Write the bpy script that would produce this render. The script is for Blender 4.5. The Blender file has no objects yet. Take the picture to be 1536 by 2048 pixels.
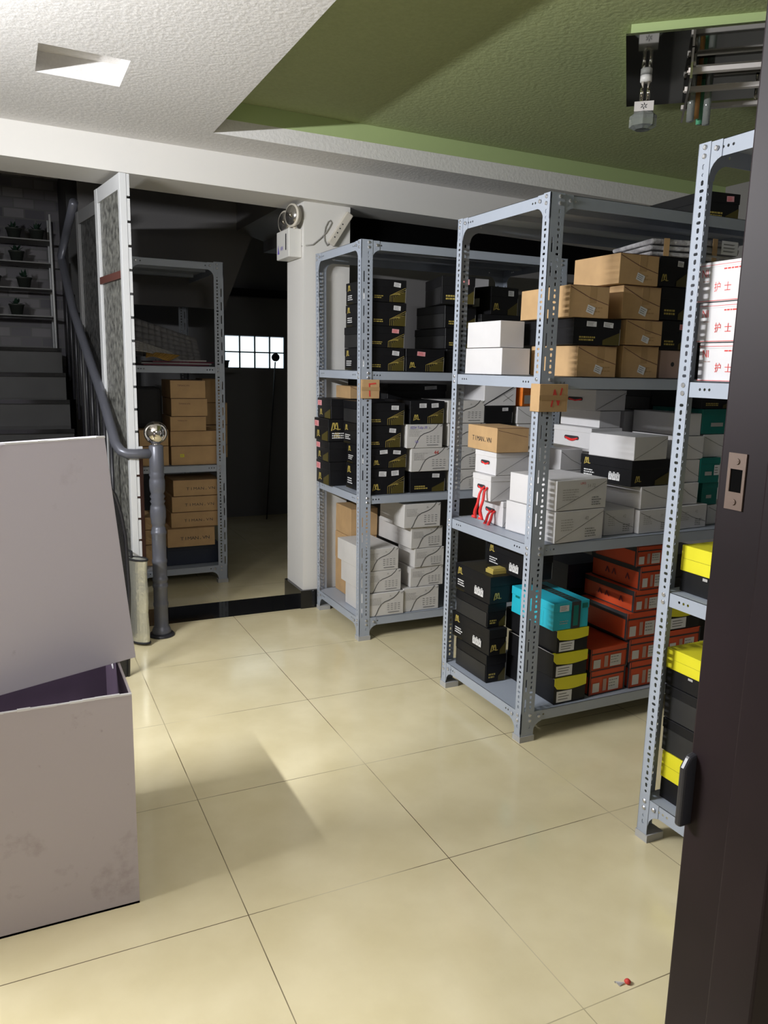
import bpy, math, random
from mathutils import Matrix, Vector
R = math.radians
SC = bpy.context.scene
COL = SC.collection
rng = random.Random(7)

# ------------------------------------------------------------------ camera
def set_camera():
    yaw, pitch, roll, fpx = 0.448963707, 0.182989543, 0.0221306944, 1567.10307
    cy, sy, cp, sp = math.cos(yaw), math.sin(yaw), math.cos(pitch), math.sin(pitch)
    f = Vector((sy*cp, cy*cp, -sp)); r = Vector((cy, -sy, 0)); u = r.cross(f)
    c, s = math.cos(roll), math.sin(roll)
    r2 = c*r + s*u; u2 = -s*r + c*u
    cam = bpy.data.cameras.new('camera'); o = bpy.data.objects.new('camera', cam); COL.objects.link(o)
    m = Matrix((r2, u2, -f)).transposed().to_4x4(); m.translation = Vector((-0.48875262, -4.17119585, 1.40620659))
    o.matrix_world = m
    cam.sensor_fit = 'VERTICAL'; cam.sensor_height = 24.0; cam.lens = 24.0*fpx/2048.0; cam.clip_start = .02
    SC.camera = o
set_camera()

# ------------------------------------------------------------------ light and exposure
W = bpy.data.worlds.new('world'); SC.world = W; W.use_nodes = True
W.node_tree.nodes['Background'].inputs[0].default_value = (.75, .85, 1, 1)
W.node_tree.nodes['Background'].inputs[1].default_value = .35
def area(name, loc, aim, sx, sy, power, col):
    l = bpy.data.lights.new(name, 'AREA'); l.shape = 'RECTANGLE'; l.size = sx; l.size_y = sy; l.energy = power; l.color = col
    o = bpy.data.objects.new(name, l); COL.objects.link(o); o.location = loc
    o.rotation_euler = (Vector(aim)-Vector(loc)).to_track_quat('-Z', 'Y').to_euler()
    return o
area('tube_lamp', (-1.62, -2.02, 2.05), (1.0, -2.02, 1.85), .9, .035, 108, (.97, .98, 1.0))
area('fill_light', (.12, -4.75, 2.2), (-.2, -2.2, .7), .7, .4, 26, (1.0, .97, .93))  # soft fill added behind the camera for faces turned towards it
SC.view_settings.view_transform = 'Standard'; SC.view_settings.look = 'None'
SC.view_settings.exposure = 0.0; SC.view_settings.gamma = 1.0; SC.view_settings.use_curve_mapping = False

# ------------------------------------------------------------------ materials
def mat(name, rgb, rough=.6, metal=0.0, noise=0.0, nscale=8.0, bump=0.0, bscale=60.0, spec=.5, coat=0.0):
    m = bpy.data.materials.new(name); m.use_nodes = True
    nt = m.node_tree; b = nt.nodes['Principled BSDF']
    b.inputs['Base Color'].default_value = (*rgb, 1); b.inputs['Roughness'].default_value = rough
    b.inputs['Metallic'].default_value = metal; b.inputs['Specular IOR Level'].default_value = spec
    b.inputs['Coat Weight'].default_value = coat
    tc = nt.nodes.new('ShaderNodeTexCoord')
    if noise > 0:
        n = nt.nodes.new('ShaderNodeTexNoise'); n.inputs['Scale'].default_value = nscale; n.inputs['Detail'].default_value = 4
        nt.links.new(tc.outputs['Object'], n.inputs['Vector'])
        r = nt.nodes.new('ShaderNodeMapRange'); r.inputs[1].default_value = .3; r.inputs[2].default_value = .7
        r.inputs[3].default_value = 1-noise; r.inputs[4].default_value = 1+noise*.5
        nt.links.new(n.outputs['Fac'], r.inputs[0])
        mx = nt.nodes.new('ShaderNodeVectorMath'); mx.operation = 'SCALE'; mx.inputs[0].default_value = rgb
        nt.links.new(r.outputs[0], mx.inputs['Scale']); nt.links.new(mx.outputs[0], b.inputs['Base Color'])
    if bump > 0:
        n2 = nt.nodes.new('ShaderNodeTexNoise'); n2.inputs['Scale'].default_value = bscale; n2.inputs['Detail'].default_value = 5
        nt.links.new(tc.outputs['Object'], n2.inputs['Vector'])
        bp = nt.nodes.new('ShaderNodeBump'); bp.inputs['Strength'].default_value = bump; bp.inputs['Distance'].default_value = .01
        nt.links.new(n2.outputs['Fac'], bp.inputs['Height']); nt.links.new(bp.outputs[0], b.inputs['Normal'])
    return m
M = {}
M['white_card'] = mat('white_card', (.66, .65, .66), .55, noise=.05)
M['cream_card'] = mat('cream_card', (.60, .585, .57), .6, noise=.05)
M['kraft'] = mat('kraft_card', (.50, .32, .155), .75, noise=.10, nscale=14)
M['black'] = mat('black_card', (.0085, .0085, .010), .45, noise=.2, spec=.3)
M['grey_black'] = mat('worn_black_card', (.022, .022, .023), .5, noise=.25)
M['gold'] = mat('gold_print', (.46, .36, .09), .45)
M['dgold'] = mat('dark_gold_print', (.075, .06, .012), .45)
M['ink'] = mat('black_ink', (.03, .03, .035), .6)
M['grey_ink'] = mat('grey_ink', (.20, .20, .20), .6)
M['mid_ink'] = mat('mid_grey_ink', (.10, .10, .10), .6)
M['light_ink'] = mat('light_grey_ink', (.40, .39, .38), .6)
M['red_ink'] = mat('red_ink', (.62, .05, .04), .6)
M['red'] = mat('red_cord', (.75, .03, .03), .6, noise=.2)
M['blue_ink'] = mat('blue_ink', (.16, .12, .5), .6)
M['sticker'] = mat('sticker_paper', (.70, .70, .72), .5)
M['pink_sticker'] = mat('pink_sticker', (.75, .35, .38), .5)
M['white_ink'] = mat('white_ink', (.72, .72, .72), .5)
M['yellow'] = mat('yellow_card', (.72, .66, .02), .5, noise=.06)
M['cyan'] = mat('cyan_card', (.02, .46, .60), .45, noise=.05)
M['teal'] = mat('teal_card', (.0, .16, .14), .45, noise=.1)
M['orange'] = mat('orange_card', (.62, .075, .02), .5, noise=.1)
M['bright_orange'] = mat('bright_orange_card', (.85, .22, .02), .5)
M['pink'] = mat('dusty_pink_card', (.42, .29, .25), .6)
M['navy'] = mat('navy_card', (.012, .02, .045), .5)
M['wrap'] = mat('plastic_wrap', (.40, .39, .40), .2, noise=.5, nscale=22, bump=.9, bscale=25)
M['tape'] = mat('clear_tape', (.42, .27, .13), .2)
M['steel'] = mat('grey_blue_steel', (.36, .40, .47), .42, noise=.05, nscale=5)
M['bolt'] = mat('zinc_bolt', (.6, .6, .62), .3, metal=.8)
M['cap'] = mat('plastic_foot', (.42, .42, .42), .5)
M['plaster'] = mat('white_plaster', (.68, .665, .635), .8, bump=.03)
M['plaster_tex'] = mat('stippled_plaster', (.70, .685, .67), .85, noise=.06, nscale=60, bump=.22, bscale=60)
M['green_tex'] = mat('green_stippled_ceiling', (.35, .40, .20), .8, noise=.08, nscale=60, bump=.3, bscale=55)
M['green'] = mat('green_paint', (.40, .50, .23), .7)
M['granite'] = mat('black_granite', (.012, .012, .013), .08, noise=.3, nscale=90)
M['dark_wood'] = mat('dark_wood', (.014, .008, .010), .5, noise=.3, nscale=6, spec=.2)
M['brown_board'] = mat('brown_board', (.13, .05, .04), .5)
M['brass'] = mat('aged_brass', (.13, .09, .07), .5, metal=.3)
M['hole'] = mat('black_void', (.002, .002, .002), .9, spec=.05)
M['lilac'] = mat('lilac_card', (.50, .465, .525), .6)
def add_scuffs(m, base, dirt):
    nt = m.node_tree; b = nt.nodes['Principled BSDF']; tc = nt.nodes.new('ShaderNodeTexCoord')
    out = None
    for sc, lo, hi in ((4.0, .60, .78), (17, .66, .76)):
        n = nt.nodes.new('ShaderNodeTexNoise'); n.inputs['Scale'].default_value = sc; n.inputs['Detail'].default_value = 8; n.inputs['Roughness'].default_value = .65
        nt.links.new(tc.outputs['Object'], n.inputs['Vector'])
        r = nt.nodes.new('ShaderNodeMapRange'); r.inputs[1].default_value = lo; r.inputs[2].default_value = hi; nt.links.new(n.outputs['Fac'], r.inputs[0])
        if out is None: out = r.outputs[0]
        else:
            a = nt.nodes.new('ShaderNodeMath'); a.operation = 'MAXIMUM'; nt.links.new(out, a.inputs[0]); nt.links.new(r.outputs[0], a.inputs[1]); out = a.outputs[0]
    mx = nt.nodes.new('ShaderNodeMix'); mx.data_type = 'RGBA'; nt.links.new(out, mx.inputs[0]); mx.inputs[6].default_value = (*base, 1); mx.inputs[7].default_value = (*dirt, 1)
    nt.links.new(mx.outputs[2], b.inputs['Base Color'])
M['lilac_scuffed'] = mat('scuffed_lilac_card', (.42, .37, .39), .65)
add_scuffs(M['lilac_scuffed'], (.42, .375, .395), (.25, .20, .195)); add_scuffs(M['lilac'], (.50, .465, .525), (.38, .34, .38))
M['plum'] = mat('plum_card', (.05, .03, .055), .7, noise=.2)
M['silver_paint'] = mat('silver_grey_paint', (.12, .125, .15), .35, metal=.3)
M['chrome'] = mat('chrome', (.72, .68, .62), .08, metal=1)
M['black_metal'] = mat('black_metal', (.02, .02, .025), .35)
M['white_metal'] = mat('white_painted_metal', (.62, .63, .64), .4)
M['unseen_wall'] = mat('bounce_cut_paint', (.22, .21, .20), .8)  # unseen walls coloured dark to cut the bounced light
M['shaded_glass'] = mat('shaded_patterned_glass', (.06, .06, .058), .3, noise=.75, nscale=30, bump=.8, bscale=35)  # frosted gate glass again, shade of the rear leaf put into the colour
M['dimmed_metal'] = mat('dimmed_grey_metal', (.16, .16, .16), .5)  # metal colour lowered for the shade on rear gate leaf and plant rack
M['foil'] = mat('silver_foil', (.62, .62, .55), .28, metal=.75, bump=.3, bscale=60)
M['black_fabric'] = mat('black_fabric', (.012, .012, .014), .8)
M['white_plastic'] = mat('white_plastic', (.66, .65, .62), .4)
M['cream_plastic'] = mat('cream_plastic', (.60, .56, .48), .4)
M['reflector'] = mat('lamp_reflector', (.5, .48, .45), .15, metal=.9)
M['cable'] = mat('grey_cable', (.32, .31, .29), .5)
M['mirror'] = mat('dark_mirror', (.30, .31, .30), .06, metal=1)
M['acrylic'] = mat('white_acrylic', (.66, .62, .60), .2)
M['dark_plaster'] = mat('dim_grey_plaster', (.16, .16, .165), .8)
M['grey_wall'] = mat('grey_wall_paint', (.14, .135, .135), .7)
M['foliage'] = mat('dark_leaf', (.01, .035, .02), .6)
M['paper'] = mat('paper', (.42, .40, .38), .7)
M['paper_grey'] = mat('grey_card_sheet', (.20, .195, .20), .8)
M['ochre'] = mat('ochre_paper', (.45, .25, .05), .7)
M['maroon'] = mat('maroon_paper', (.14, .02, .04), .6)
M['pot'] = mat('dark_pot', (.03, .035, .03), .5)
M['amber'] = mat('amber_glass', (.55, .26, .08), .15)
M['mint'] = mat('mint_glass', (.12, .42, .24), .15)
M['stair'] = mat('dark_stone', (.014, .014, .014), .5, noise=.5, nscale=5)

def glassy(name, rgb, rough, tr=.85):
    m = mat(name, rgb, rough); b = m.node_tree.nodes['Principled BSDF']; b.inputs['Transmission Weight'].default_value = tr; return m
M['crystal'] = glassy('crystal', (.55, .58, .55), .08, .7)
M['frosted'] = mat('frosted_glass', (.21, .21, .19), .3, noise=.75, nscale=30, bump=.8, bscale=35)

def floor_material():
    m = bpy.data.materials.new('polished_cream_tile'); m.use_nodes = True; nt = m.node_tree; N = nt.nodes; L = nt.links
    b = N['Principled BSDF']; tc = N.new('ShaderNodeTexCoord'); sx = N.new('ShaderNodeSeparateXYZ'); L.new(tc.outputs['Object'], sx.inputs[0])
    def mth(op, a, bb=None, c=None):
        n = N.new('ShaderNodeMath'); n.operation = op
        for i, v in enumerate((a, bb, c)):
            if v is None: continue
            if isinstance(v, (int, float)): n.inputs[i].default_value = v
            else: L.new(v, n.inputs[i])
        return n.outputs[0]
    def line(s):
        d = mth('ABSOLUTE', mth('SUBTRACT', mth('FRACT', mth('ADD', mth('DIVIDE', s, .6), 100.5)), .5))
        return mth('LESS_THAN', d, .0022)
    g = mth('MAXIMUM', line(sx.outputs[0]), line(sx.outputs[1]))
    n = N.new('ShaderNodeTexNoise'); n.inputs['Scale'].default_value = 2.2; n.inputs['Detail'].default_value = 2; L.new(tc.outputs['Object'], n.inputs['Vector'])
    fade = N.new('ShaderNodeMapRange'); fade.inputs[1].default_value = .38; fade.inputs[2].default_value = .55; fade.inputs[3].default_value = .3; fade.inputs[4].default_value = 1
    L.new(n.outputs['Fac'], fade.inputs[0]); g = mth('MULTIPLY', g, fade.outputs[0])
    n2 = N.new('ShaderNodeTexNoise'); n2.inputs['Scale'].default_value = 5; n2.inputs['Detail'].default_value = 6; L.new(tc.outputs['Object'], n2.inputs['Vector'])
    cr = N.new('ShaderNodeValToRGB'); cr.color_ramp.elements[0].color = (.72, .63, .39, 1); cr.color_ramp.elements[1].color = (.79, .70, .455, 1)
    cr.color_ramp.elements[0].position = .35; cr.color_ramp.elements[1].position = .65; L.new(n2.outputs['Fac'], cr.inputs[0])
    mx = N.new('ShaderNodeMix'); mx.data_type = 'RGBA'; L.new(g, mx.inputs[0]); L.new(cr.outputs[0], mx.inputs[6]); mx.inputs[7].default_value = (.12, .085, .04, 1)
    L.new(mx.outputs[2], b.inputs['Base Color']); b.inputs['Roughness'].default_value = .13
    rr = mth('MULTIPLY_ADD', g, .5, .13); L.new(rr, b.inputs['Roughness'])
    return m
M['tile'] = floor_material()

def brick_material(name, c1, c2, cm, sc):
    m = mat(name, c1, .5); nt = m.node_tree; b = nt.nodes['Principled BSDF']
    tc = nt.nodes.new('ShaderNodeTexCoord'); mp = nt.nodes.new('ShaderNodeMapping'); mp.inputs['Rotation'].default_value = (R(90), 0, 0)
    br = nt.nodes.new('ShaderNodeTexBrick'); br.inputs['Scale'].default_value = sc
    br.inputs['Color1'].default_value = (*c1, 1); br.inputs['Color2'].default_value = (*c2, 1); br.inputs['Mortar'].default_value = (*cm, 1)
    nt.links.new(tc.outputs['Object'], mp.inputs[0]); nt.links.new(mp.outputs[0], br.inputs[0]); nt.links.new(br.outputs[0], b.inputs['Base Color'])
    return m
M['mosaic'] = brick_material('dark_mosaic', (.05, .045, .06), (.16, .15, .16), (.08, .08, .08), 3.5)

# ------------------------------------------------------------------ mesh helpers
class MB:
    def __init__(s): s.v = []; s.f = []; s.m = []
    def face(s, pts, mi=0):
        n = len(s.v); s.v += [tuple(p) for p in pts]; s.f.append(tuple(range(n, n+len(pts)))); s.m.append(mi)
    def hexa(s, p, mi=0):            # p: 8 corners, bottom 0-3 ccw, top 4-7
        n = len(s.v); s.v += [tuple(q) for q in p]
        for f in ((3, 2, 1, 0), (4, 5, 6, 7), (0, 1, 5, 4), (1, 2, 6, 5), (2, 3, 7, 6), (3, 0, 4, 7)):
            s.f.append(tuple(n+i for i in f)); s.m.append(mi)
    def box(s, x0, y0, z0, x1, y1, z1, mi=0, j=0):
        p = [(x0, y0, z0), (x1, y0, z0), (x1, y1, z0), (x0, y1, z0), (x0, y0, z1), (x1, y0, z1), (x1, y1, z1), (x0, y1, z1)]
        if j: p = [(a+rng.uniform(-j, j), b+rng.uniform(-j, j), c+(rng.uniform(-j, 0) if i > 3 else 0)) for i, (a, b, c) in enumerate(p)]
        s.hexa(p, mi)
    def prism(s, poly, z0, z1, mi=0, T=None):      # poly in xy extruded in z, T maps (x,y,z)
        T = T or (lambda a, b, c: (a, b, c)); k = len(poly); n = len(s.v)
        s.v += [T(x, y, z0) for x, y in poly] + [T(x, y, z1) for x, y in poly]
        s.f.append(tuple(range(n+k-1, n-1, -1))); s.f.append(tuple(range(n+k, n+2*k))); s.m += [mi, mi]
        for i in range(k):
            j = (i+1) % k; s.f.append((n+i, n+j, n+k+j, n+k+i)); s.m.append(mi)
    def tube(s, pts, r, seg=10, mi=0, cap=True):
        pts = [Vector(p) for p in pts]; n0 = len(s.v); up = None
        rr = r if isinstance(r, (list, tuple)) else [r]*len(pts)
        for i, p in enumerate(pts):
            d = (pts[min(i+1, len(pts)-1)]-pts[max(i-1, 0)]).normalized()
            if up is None: up = d.orthogonal().normalized()
            a = (up-up.dot(d)*d).normalized(); b = d.cross(a); up = a
            for k in range(seg):
                t = 2*math.pi*k/seg; s.v.append(tuple(p+rr[i]*(math.cos(t)*a+math.sin(t)*b)))
        for i in range(len(pts)-1):
            for k in range(seg):
                q = (k+1) % seg; s.f.append((n0+i*seg+k, n0+i*seg+q, n0+(i+1)*seg+q, n0+(i+1)*seg+k)); s.m.append(mi)
        if cap:
            s.f.append(tuple(n0+k for k in range(seg-1, -1, -1))); s.f.append(tuple(n0+(len(pts)-1)*seg+k for k in range(seg))); s.m += [mi, mi]
    def lathe(s, prof, seg=28, mi=0, o=(0, 0, 0)):   # prof: (r,z)
        s.tube([(o[0], o[1], o[2]+z) for r, z in prof], [max(r, .0004) for r, z in prof], seg, mi)
    def build(s, name, mats, parent=None, smooth=False, loc=None):
        me = bpy.data.meshes.new(name); me.from_pydata(s.v, [], s.f)
        if not isinstance(mats, (list, tuple)): mats = [mats]
        for m in mats: me.materials.append(M[m] if isinstance(m, str) else m)
        me.polygons.foreach_set('material_index', s.m)
        if smooth: me.polygons.foreach_set('use_smooth', [True]*len(s.f))
        me.update()
        o = bpy.data.objects.new(name, me); COL.objects.link(o)
        if parent: o.parent = parent
        if loc: o.location = loc
        return o
def tag(o, label, cat, group=None, kind=None):
    if label: o['label'] = label
    if cat: o['category'] = cat
    if group: o['group'] = group
    if kind: o['kind'] = kind
    return o
def thing(name, label, cat, loc=(0, 0, 0), rz=0, group=None):
    o = bpy.data.objects.new(name, None); COL.objects.link(o); o.location = loc; o.rotation_euler = (0, 0, rz)
    o.empty_display_size = .05
    return tag(o, label, cat, group)
def struct(name, mb, m):
    o = mb.build(name, m); o['kind'] = 'structure'; return o
def bevel(o, w, seg=2):
    b = o.modifiers.new('bevel', 'BEVEL'); b.width = w; b.segments = seg; b.limit_method = 'ANGLE'
    return o
_txt = {}
def text_mesh(s):
    if s not in _txt:
        c = bpy.data.curves.new('lettering', 'FONT'); c.body = s; c.size = 1; c.resolution_u = 3
        o = bpy.data.objects.new('lettering', c); COL.objects.link(o)
        dg = bpy.context.evaluated_depsgraph_get(); dg.update()
        me = bpy.data.meshes.new_from_object(o.evaluated_get(dg))
        vs = [tuple(v.co) for v in me.vertices]; fs = [tuple(p.vertices) for p in me.polygons]
        bpy.data.objects.remove(o); bpy.data.curves.remove(c); bpy.data.meshes.remove(me)
        x0 = min(v[0] for v in vs); x1 = max(v[0] for v in vs); y0 = min(v[1] for v in vs); y1 = max(v[1] for v in vs)
        _txt[s] = ([((v[0]-x0)/(y1-y0), (v[1]-y0)/(y1-y0)) for v in vs], fs, (x1-x0)/(y1-y0))
    return _txt[s]
class Art:
    """flat print on one face of a thing; u to the right, v up, as seen from outside"""
    def __init__(s, o, u, v, eps=.0006):
        s.o = Vector(o); s.u = Vector(u); s.v = Vector(v); s.n = s.u.cross(s.v).normalized(); s.o += s.n*eps; s.mb = MB(); s.mats = []; s.k = 0
    def mi(s, m):
        if m not in s.mats: s.mats.append(m)
        return s.mats.index(m)
    def P(s, a, b, e=0): return s.o+s.u*a+s.v*b+s.n*e
    def poly(s, pts, m):
        s.k += 1; e = s.k*.00002
        s.mb.face([s.P(a, b, e) for a, b in pts], s.mi(m))
    def rect(s, a0, b0, a1, b1, m, t=0):
        s.poly([(a0, b0), (a1, b0+t), (a1, b1+t), (a0, b1)], m)
    def strip(s, pts, w, m):
        for (a, b), (c, d) in zip(pts, pts[1:]):
            L = math.hypot(c-a, d-b) or 1; nx, ny = -(d-b)/L*w/2, (c-a)/L*w/2; ex, ey = (c-a)/L*w*.3, (d-b)/L*w*.3
            s.poly([(a-nx-ex, b-ny-ey), (c-nx+ex, d-ny+ey), (c+nx+ex, d+ny+ey), (a+nx-ex, b+ny-ey)], m)
    def text(s, t, a, b, h, m, stretch=1.0, slant=0.0):
        vs, fs, asp = text_mesh(t); s.k += 1; n = len(s.mb.v); i = s.mi(m)
        s.mb.v += [tuple(s.P(a+(x+slant*y)*h*stretch, b+y*h, s.k*.00002)) for x, y in vs]
        for f in fs: s.mb.f.append(tuple(n+q for q in f)); s.mb.m.append(i)
    def lines(s, a, b, w, n, dh, m, th=.35):
        for k in range(n):
            x = a; y = b-k*dh; end = a+w*rng.uniform(.7, 1)
            while x < end:
                l = rng.uniform(.004, .014); s.rect(x, y, min(x+l, end), y+dh*th, m); x += l+.0025
    def emblem(s, a, b, h, m):
        w = h*1.25
        s.strip([(a, b), (a+w*.16, b+h*.95), (a+w*.30, b+h*.95), (a+w*.36, b+h*.3)], h*.16, m)
        s.strip([(a+w*.36, b+h*.3), (a+w*.52, b+h*.95), (a+w*.64, b+h*.95), (a+w*.74, b+h*.12)], h*.16, m)
        s.strip([(a+w*.18, b+h*.1), (a+w*.45, b+h*.28), (a+w*.75, b+h*.12), (a+w*1.0, b+h*.16)], h*.11, m)
    def done(s, name, parent):
        if s.mb.f: return s.mb.build(name, s.mats, parent)

# ------------------------------------------------------------------ shoe boxes
SC_CURVE = [(.0, .0), (.06, .10), (.14, .32), (.24, .50), (.38, .60), (.56, .66), (.72, .74), (.86, .88), (.93, 1.0)]
def sticker(root, art_o, u, v, a, b, w, h, m='sticker', rot=0.0, name='sticker'):
    s = Art(art_o, u, v, .0012); c, sn = math.cos(rot), math.sin(rot)
    q = lambda x, y: (a+x*c-y*sn, b+x*sn+y*c)
    s.poly([q(0, 0), q(w, 0), q(w, h), q(0, h)], m)
    ink = 'red_ink' if m == 'pink_sticker' else 'grey_ink'
    for k in range(3):
        y = h*(.2+.25*k); s.poly([q(w*.12, y), q(w*rng.uniform(.6, .88), y), q(w*rng.uniform(.6, .88), y+h*.09), q(w*.12, y+h*.09)], ink)
    s.done(name, root)
def pictograms(A, a, b, h, m='white_ink'):
    for k in range(3):
        x = a+k*h*.78; A.rect(x, b, x+h*.7, b+h, m); A.rect(x+h*.1, b+h*1.08, x+h*.5, b+h*1.2, m)
        A.strip([(x+h*.2, b+h*.2), (x+h*.35, b+h*.7), (x+h*.5, b+h*.3)], h*.07, 'ink'); A.rect(x+h*.1, b+h*.82, x+h*.6, b+h*.88, 'ink')
def side_black(A, d, h):
    A.emblem(d*.08, h*.62, h*.26, 'gold'); A.lines(d*.08, h*.38, d*.22, 3, h*.09, 'white_ink', .5)
    pictograms(A, d*.58, h*.16, h*.26)
    for k in range(9): A.strip([(d*(.03+.03*k), h*.01), (d*(.045+.03*k), h*.09)], .002, 'dgold')
def hatch(A, w, h):
    for k in range(6):
        a = w*(.52+.05*k); A.strip([(a, h*.02), (a, h*(.30+.02*k)), (w*.985, h*min(.95, .66+.0*k-.09*k))], .0016, 'gold')
    A.poly([(w*.62, h*.02), (w*.985, h*.02), (w*.985, h*.5), (w*.62, h*.2)], 'dgold')
SHORT = {}
def shoe_box(typ, x, y, z, rot, w, d, h, label, opt, group):
    root = thing('shoe_box', label, 'shoe box', (x, y, z), R(rot), group)
    FO, FU, FV = (0, 0, 0), (1, 0, 0), (0, 0, 1)
    SO, SU = (0, d, 0), (0, -1, 0)
    F = Art(FO, FU, FV); S = Art(SO, SU, FV)
    base = {'white': 'white_card', 'wdiag': 'white_card', 'whandle': 'white_card', 'wcurve': 'cream_card', 'kraft': 'kraft', 'black': 'black',
            'yellow': 'black', 'orange': 'orange', 'cyan': 'cyan', 'teal': 'teal', 'nurse': 'white_card', 'pink': 'pink', 'wrap': 'wrap',
            'navy': 'navy', 'orangeb': 'bright_orange', 'yellowg': 'black', 'blackg': 'grey_black'}[typ]
    lh = {'kraft': 0, 'wcurve': 0, 'wdiag': 0, 'white': .0, 'nurse': 0, 'black': .36, 'yellow': 0, 'orange': .22, 'cyan': .3, 'teal': .25, 'navy': .3,
          'yellowg': .55, 'blackg': .3, 'pink': 0, 'wrap': 0, 'orangeb': .3, 'whandle': .22}[typ]
    e = .0015
    if typ == 'wrap':
        root['category'] = 'wrapped bundle'; root.name = 'wrapped_bundle'
        b = MB(); n = 6
        for k in range(3):
            b.box(0+.004*k, .003*k, h*k/3, w-.003*k, d, h*(k+1)/3-.001, 0, .006)
        o = b.build('wrapped_stack', 'wrap', root); bevel(o, .008)
        if opt.get('sticker'): sticker(root, FO, FU, FV, w*.5, h*.35, w*.42, h*.6)
        b2 = MB(); b2.box(w*.28, -.0012, -.0002, w*.40, .0, h*.99); b2.build('clear_tape', 'tape', root)
        return root
    b = MB(); b.box(0, 0, 0, w, d, h-.0008, 0, .0007); body = b.build('box_body', base, root); bevel(body, .0015, 1)
    if lh:
        l = MB(); l.box(-e, -e, h*(1-lh), w+e, d+e, h, 0, .0004)
        lm = {'black': 'black', 'yellowg': 'yellow', 'blackg': 'black'}.get(typ, base)
        lo = l.build('lid', lm, root); bevel(lo, .0012, 1)
        F.o += F.n*e; S.o += S.n*e
    if typ == 'black':
        f = opt.get('front', 'plain')
        if f in ('logo', 'logohatch'): F.emblem(w*.10, h*.16, h*.24, 'gold')
        if f == 'text': F.lines(w*.12, h*.26, w*.42, 2, h*.1, 'gold', .6)
        if f in ('hatch', 'logohatch'): hatch(F, w, h)
        elif f == 'text' or f == 'logo': F.poly([(w*.62, h*.02), (w*.985, h*.02), (w*.985, h*.5), (w*.62, h*.2)], 'dgold')
        if f == 'hatch': F.lines(w*.04, h*.24, w*.3, 2, h*.08, 'gold', .5)
        sd = opt.get('side')
        if f == 'logo' and sd is None: sd = 1
        if sd == 1: side_black(S, d, h)
        if sd == 2: S.rect(d*.55, h*.3, d*.72, h*.6, 'white_ink')
        if sd == 3:
            S.emblem(d*.2, h*.14, h*.3, 'gold'); S.poly([(d*.55, h*.02), (d*.97, h*.02), (d*.97, h*.5), (d*.55, h*.25)], 'dgold')
            sticker(root, (0-e, d, 0), SU, FV, d*.03, h*.62, d*.3, h*.26, 'pink_sticker' if 'third' not in label else 'pink_sticker')
            if 'logo' == f: F.emblem(w*.05, h*.5, h*.34, 'gold'); F.lines(w*.06, h*.34, w*.4, 3, h*.1, 'white_ink', .5)
        if sd == 0 or f == 'plain' and not sd:
            S.rect(d*.02, h*.02, d*.98, h*.62, 'grey_black')
        if opt.get('hatchtop'):
            T = Art((0, 0, h), (1, 0, 0), (0, 1, 0), .0004)
            for k in range(14): T.strip([(w*.02, d*(.05+.065*k)), (w*.95, d*(.05+.065*k)-.01)], .004, 'dgold')
            T.done('top_print', root)
            p = MB(); p.box(.03, .03, h+.001, .10, .085, h+.016); p.box(.035, .035, h+.016, .095, .08, h+.022)
            pk = p.build('paper_packet', 'gold'); tag(pk, 'small yellow paper packet lying on the hatched black shoe box lid', 'packet'); pk.location = (x, y, z+.0005); pk.rotation_euler = (0, 0, R(rot))
        n = opt.get('sticker', 0)
        for k in range(n):
            sticker(root, (0, -e, 0), FU, FV, w*(.62-.36*k) if f != 'logohatch' or n > 1 else w*.28, h*.70, w*.21, h*.19, 'pink_sticker' if opt.get('sred') else 'sticker', R(rng.uniform(-6, 4)))
        if typ == 'black': F.strip([(w*.985, h*.02), (w*.99, h*.62)], .0015, 'light_ink')
    elif typ == 'kraft':
        if opt.get('tag'):
            F.strip([(w*.02, h*.93), (w*.5, h*.62), (w*.98, h*.42)], .0022, 'brown_board'); F.lines(w*.45, h*.3, w*.4, 2, h*.12, 'tape', .3)
            sticker(root, FO, FU, FV, w*.42, h*.18, w*.2, h*.24, 'sticker', R(-18))
            t = MB(); t.box(w*.5, -.0004, h*.45, w*.68, .001, h*.999); t.build('clear_tape', 'tape', root)
        elif opt.get('side'):
            [S.text(c, d*(.20+.083*k)-text_mesh(c)[2]*h*.09*(.25 if c == '.' else 1), h*.36, h*(.05 if c == '.' else .20), 'ink', 1.0) for k, c in enumerate(opt['side'])]
            F.strip([(w*.04, h*.9), (w*.94, h*.62)], .0016, 'brown_board')
        elif opt.get('txt'):
            for k, c in enumerate(opt['txt']):
                hh = h*(.17 if c != '.' else .045); F.text(c, w*(.30+.078*k)-text_mesh(c)[2]*hh*.6, h*.36, hh, 'ink', 1.2)
        elif opt.get('faint'):
            F.text(opt['faint'], w*.2, h*.66, h*.09, 'brown_board', 1.1)
        if opt.get('ysticker'): sticker(root, FO, FU, FV, w*.18, h*.42, w*.08, h*.16, 'yellow')
        F.strip([(0, h*.985), (w, h*.985)], .0016, 'brown_board')
    elif typ == 'wcurve':
        F.strip([(w*(.20+.72*a), h*b) for a, b in SC_CURVE], .0045, 'mid_ink')
        F.lines(w*.06, h*.76, w*.36, 5, h*.065, 'light_ink', .4)
        for r in range(5):
            for c in range(4):
                if r == 4: F.rect(w*.56, h*.10, w*.88, h*.13, 'grey_ink'); break
                F.rect(w*(.54+.10*c), h*(.48-.085*r), w*(.60+.10*c), h*(.50-.085*r), 'grey_ink')
        F.emblem(w*.60, h*.80, h*.07, 'light_ink'); F.strip([(w*.93, h*.9), (w*.995, h*.995)], .003, 'grey_ink')
        if opt.get('hand'):
            F.text('0254 Tulip 35', w*.08, h*.78, h*.14, 'blue_ink', .95, .15); F.text('Up', w*.22, h*.2, h*.13, 'blue_ink', 1, .2)
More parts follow.
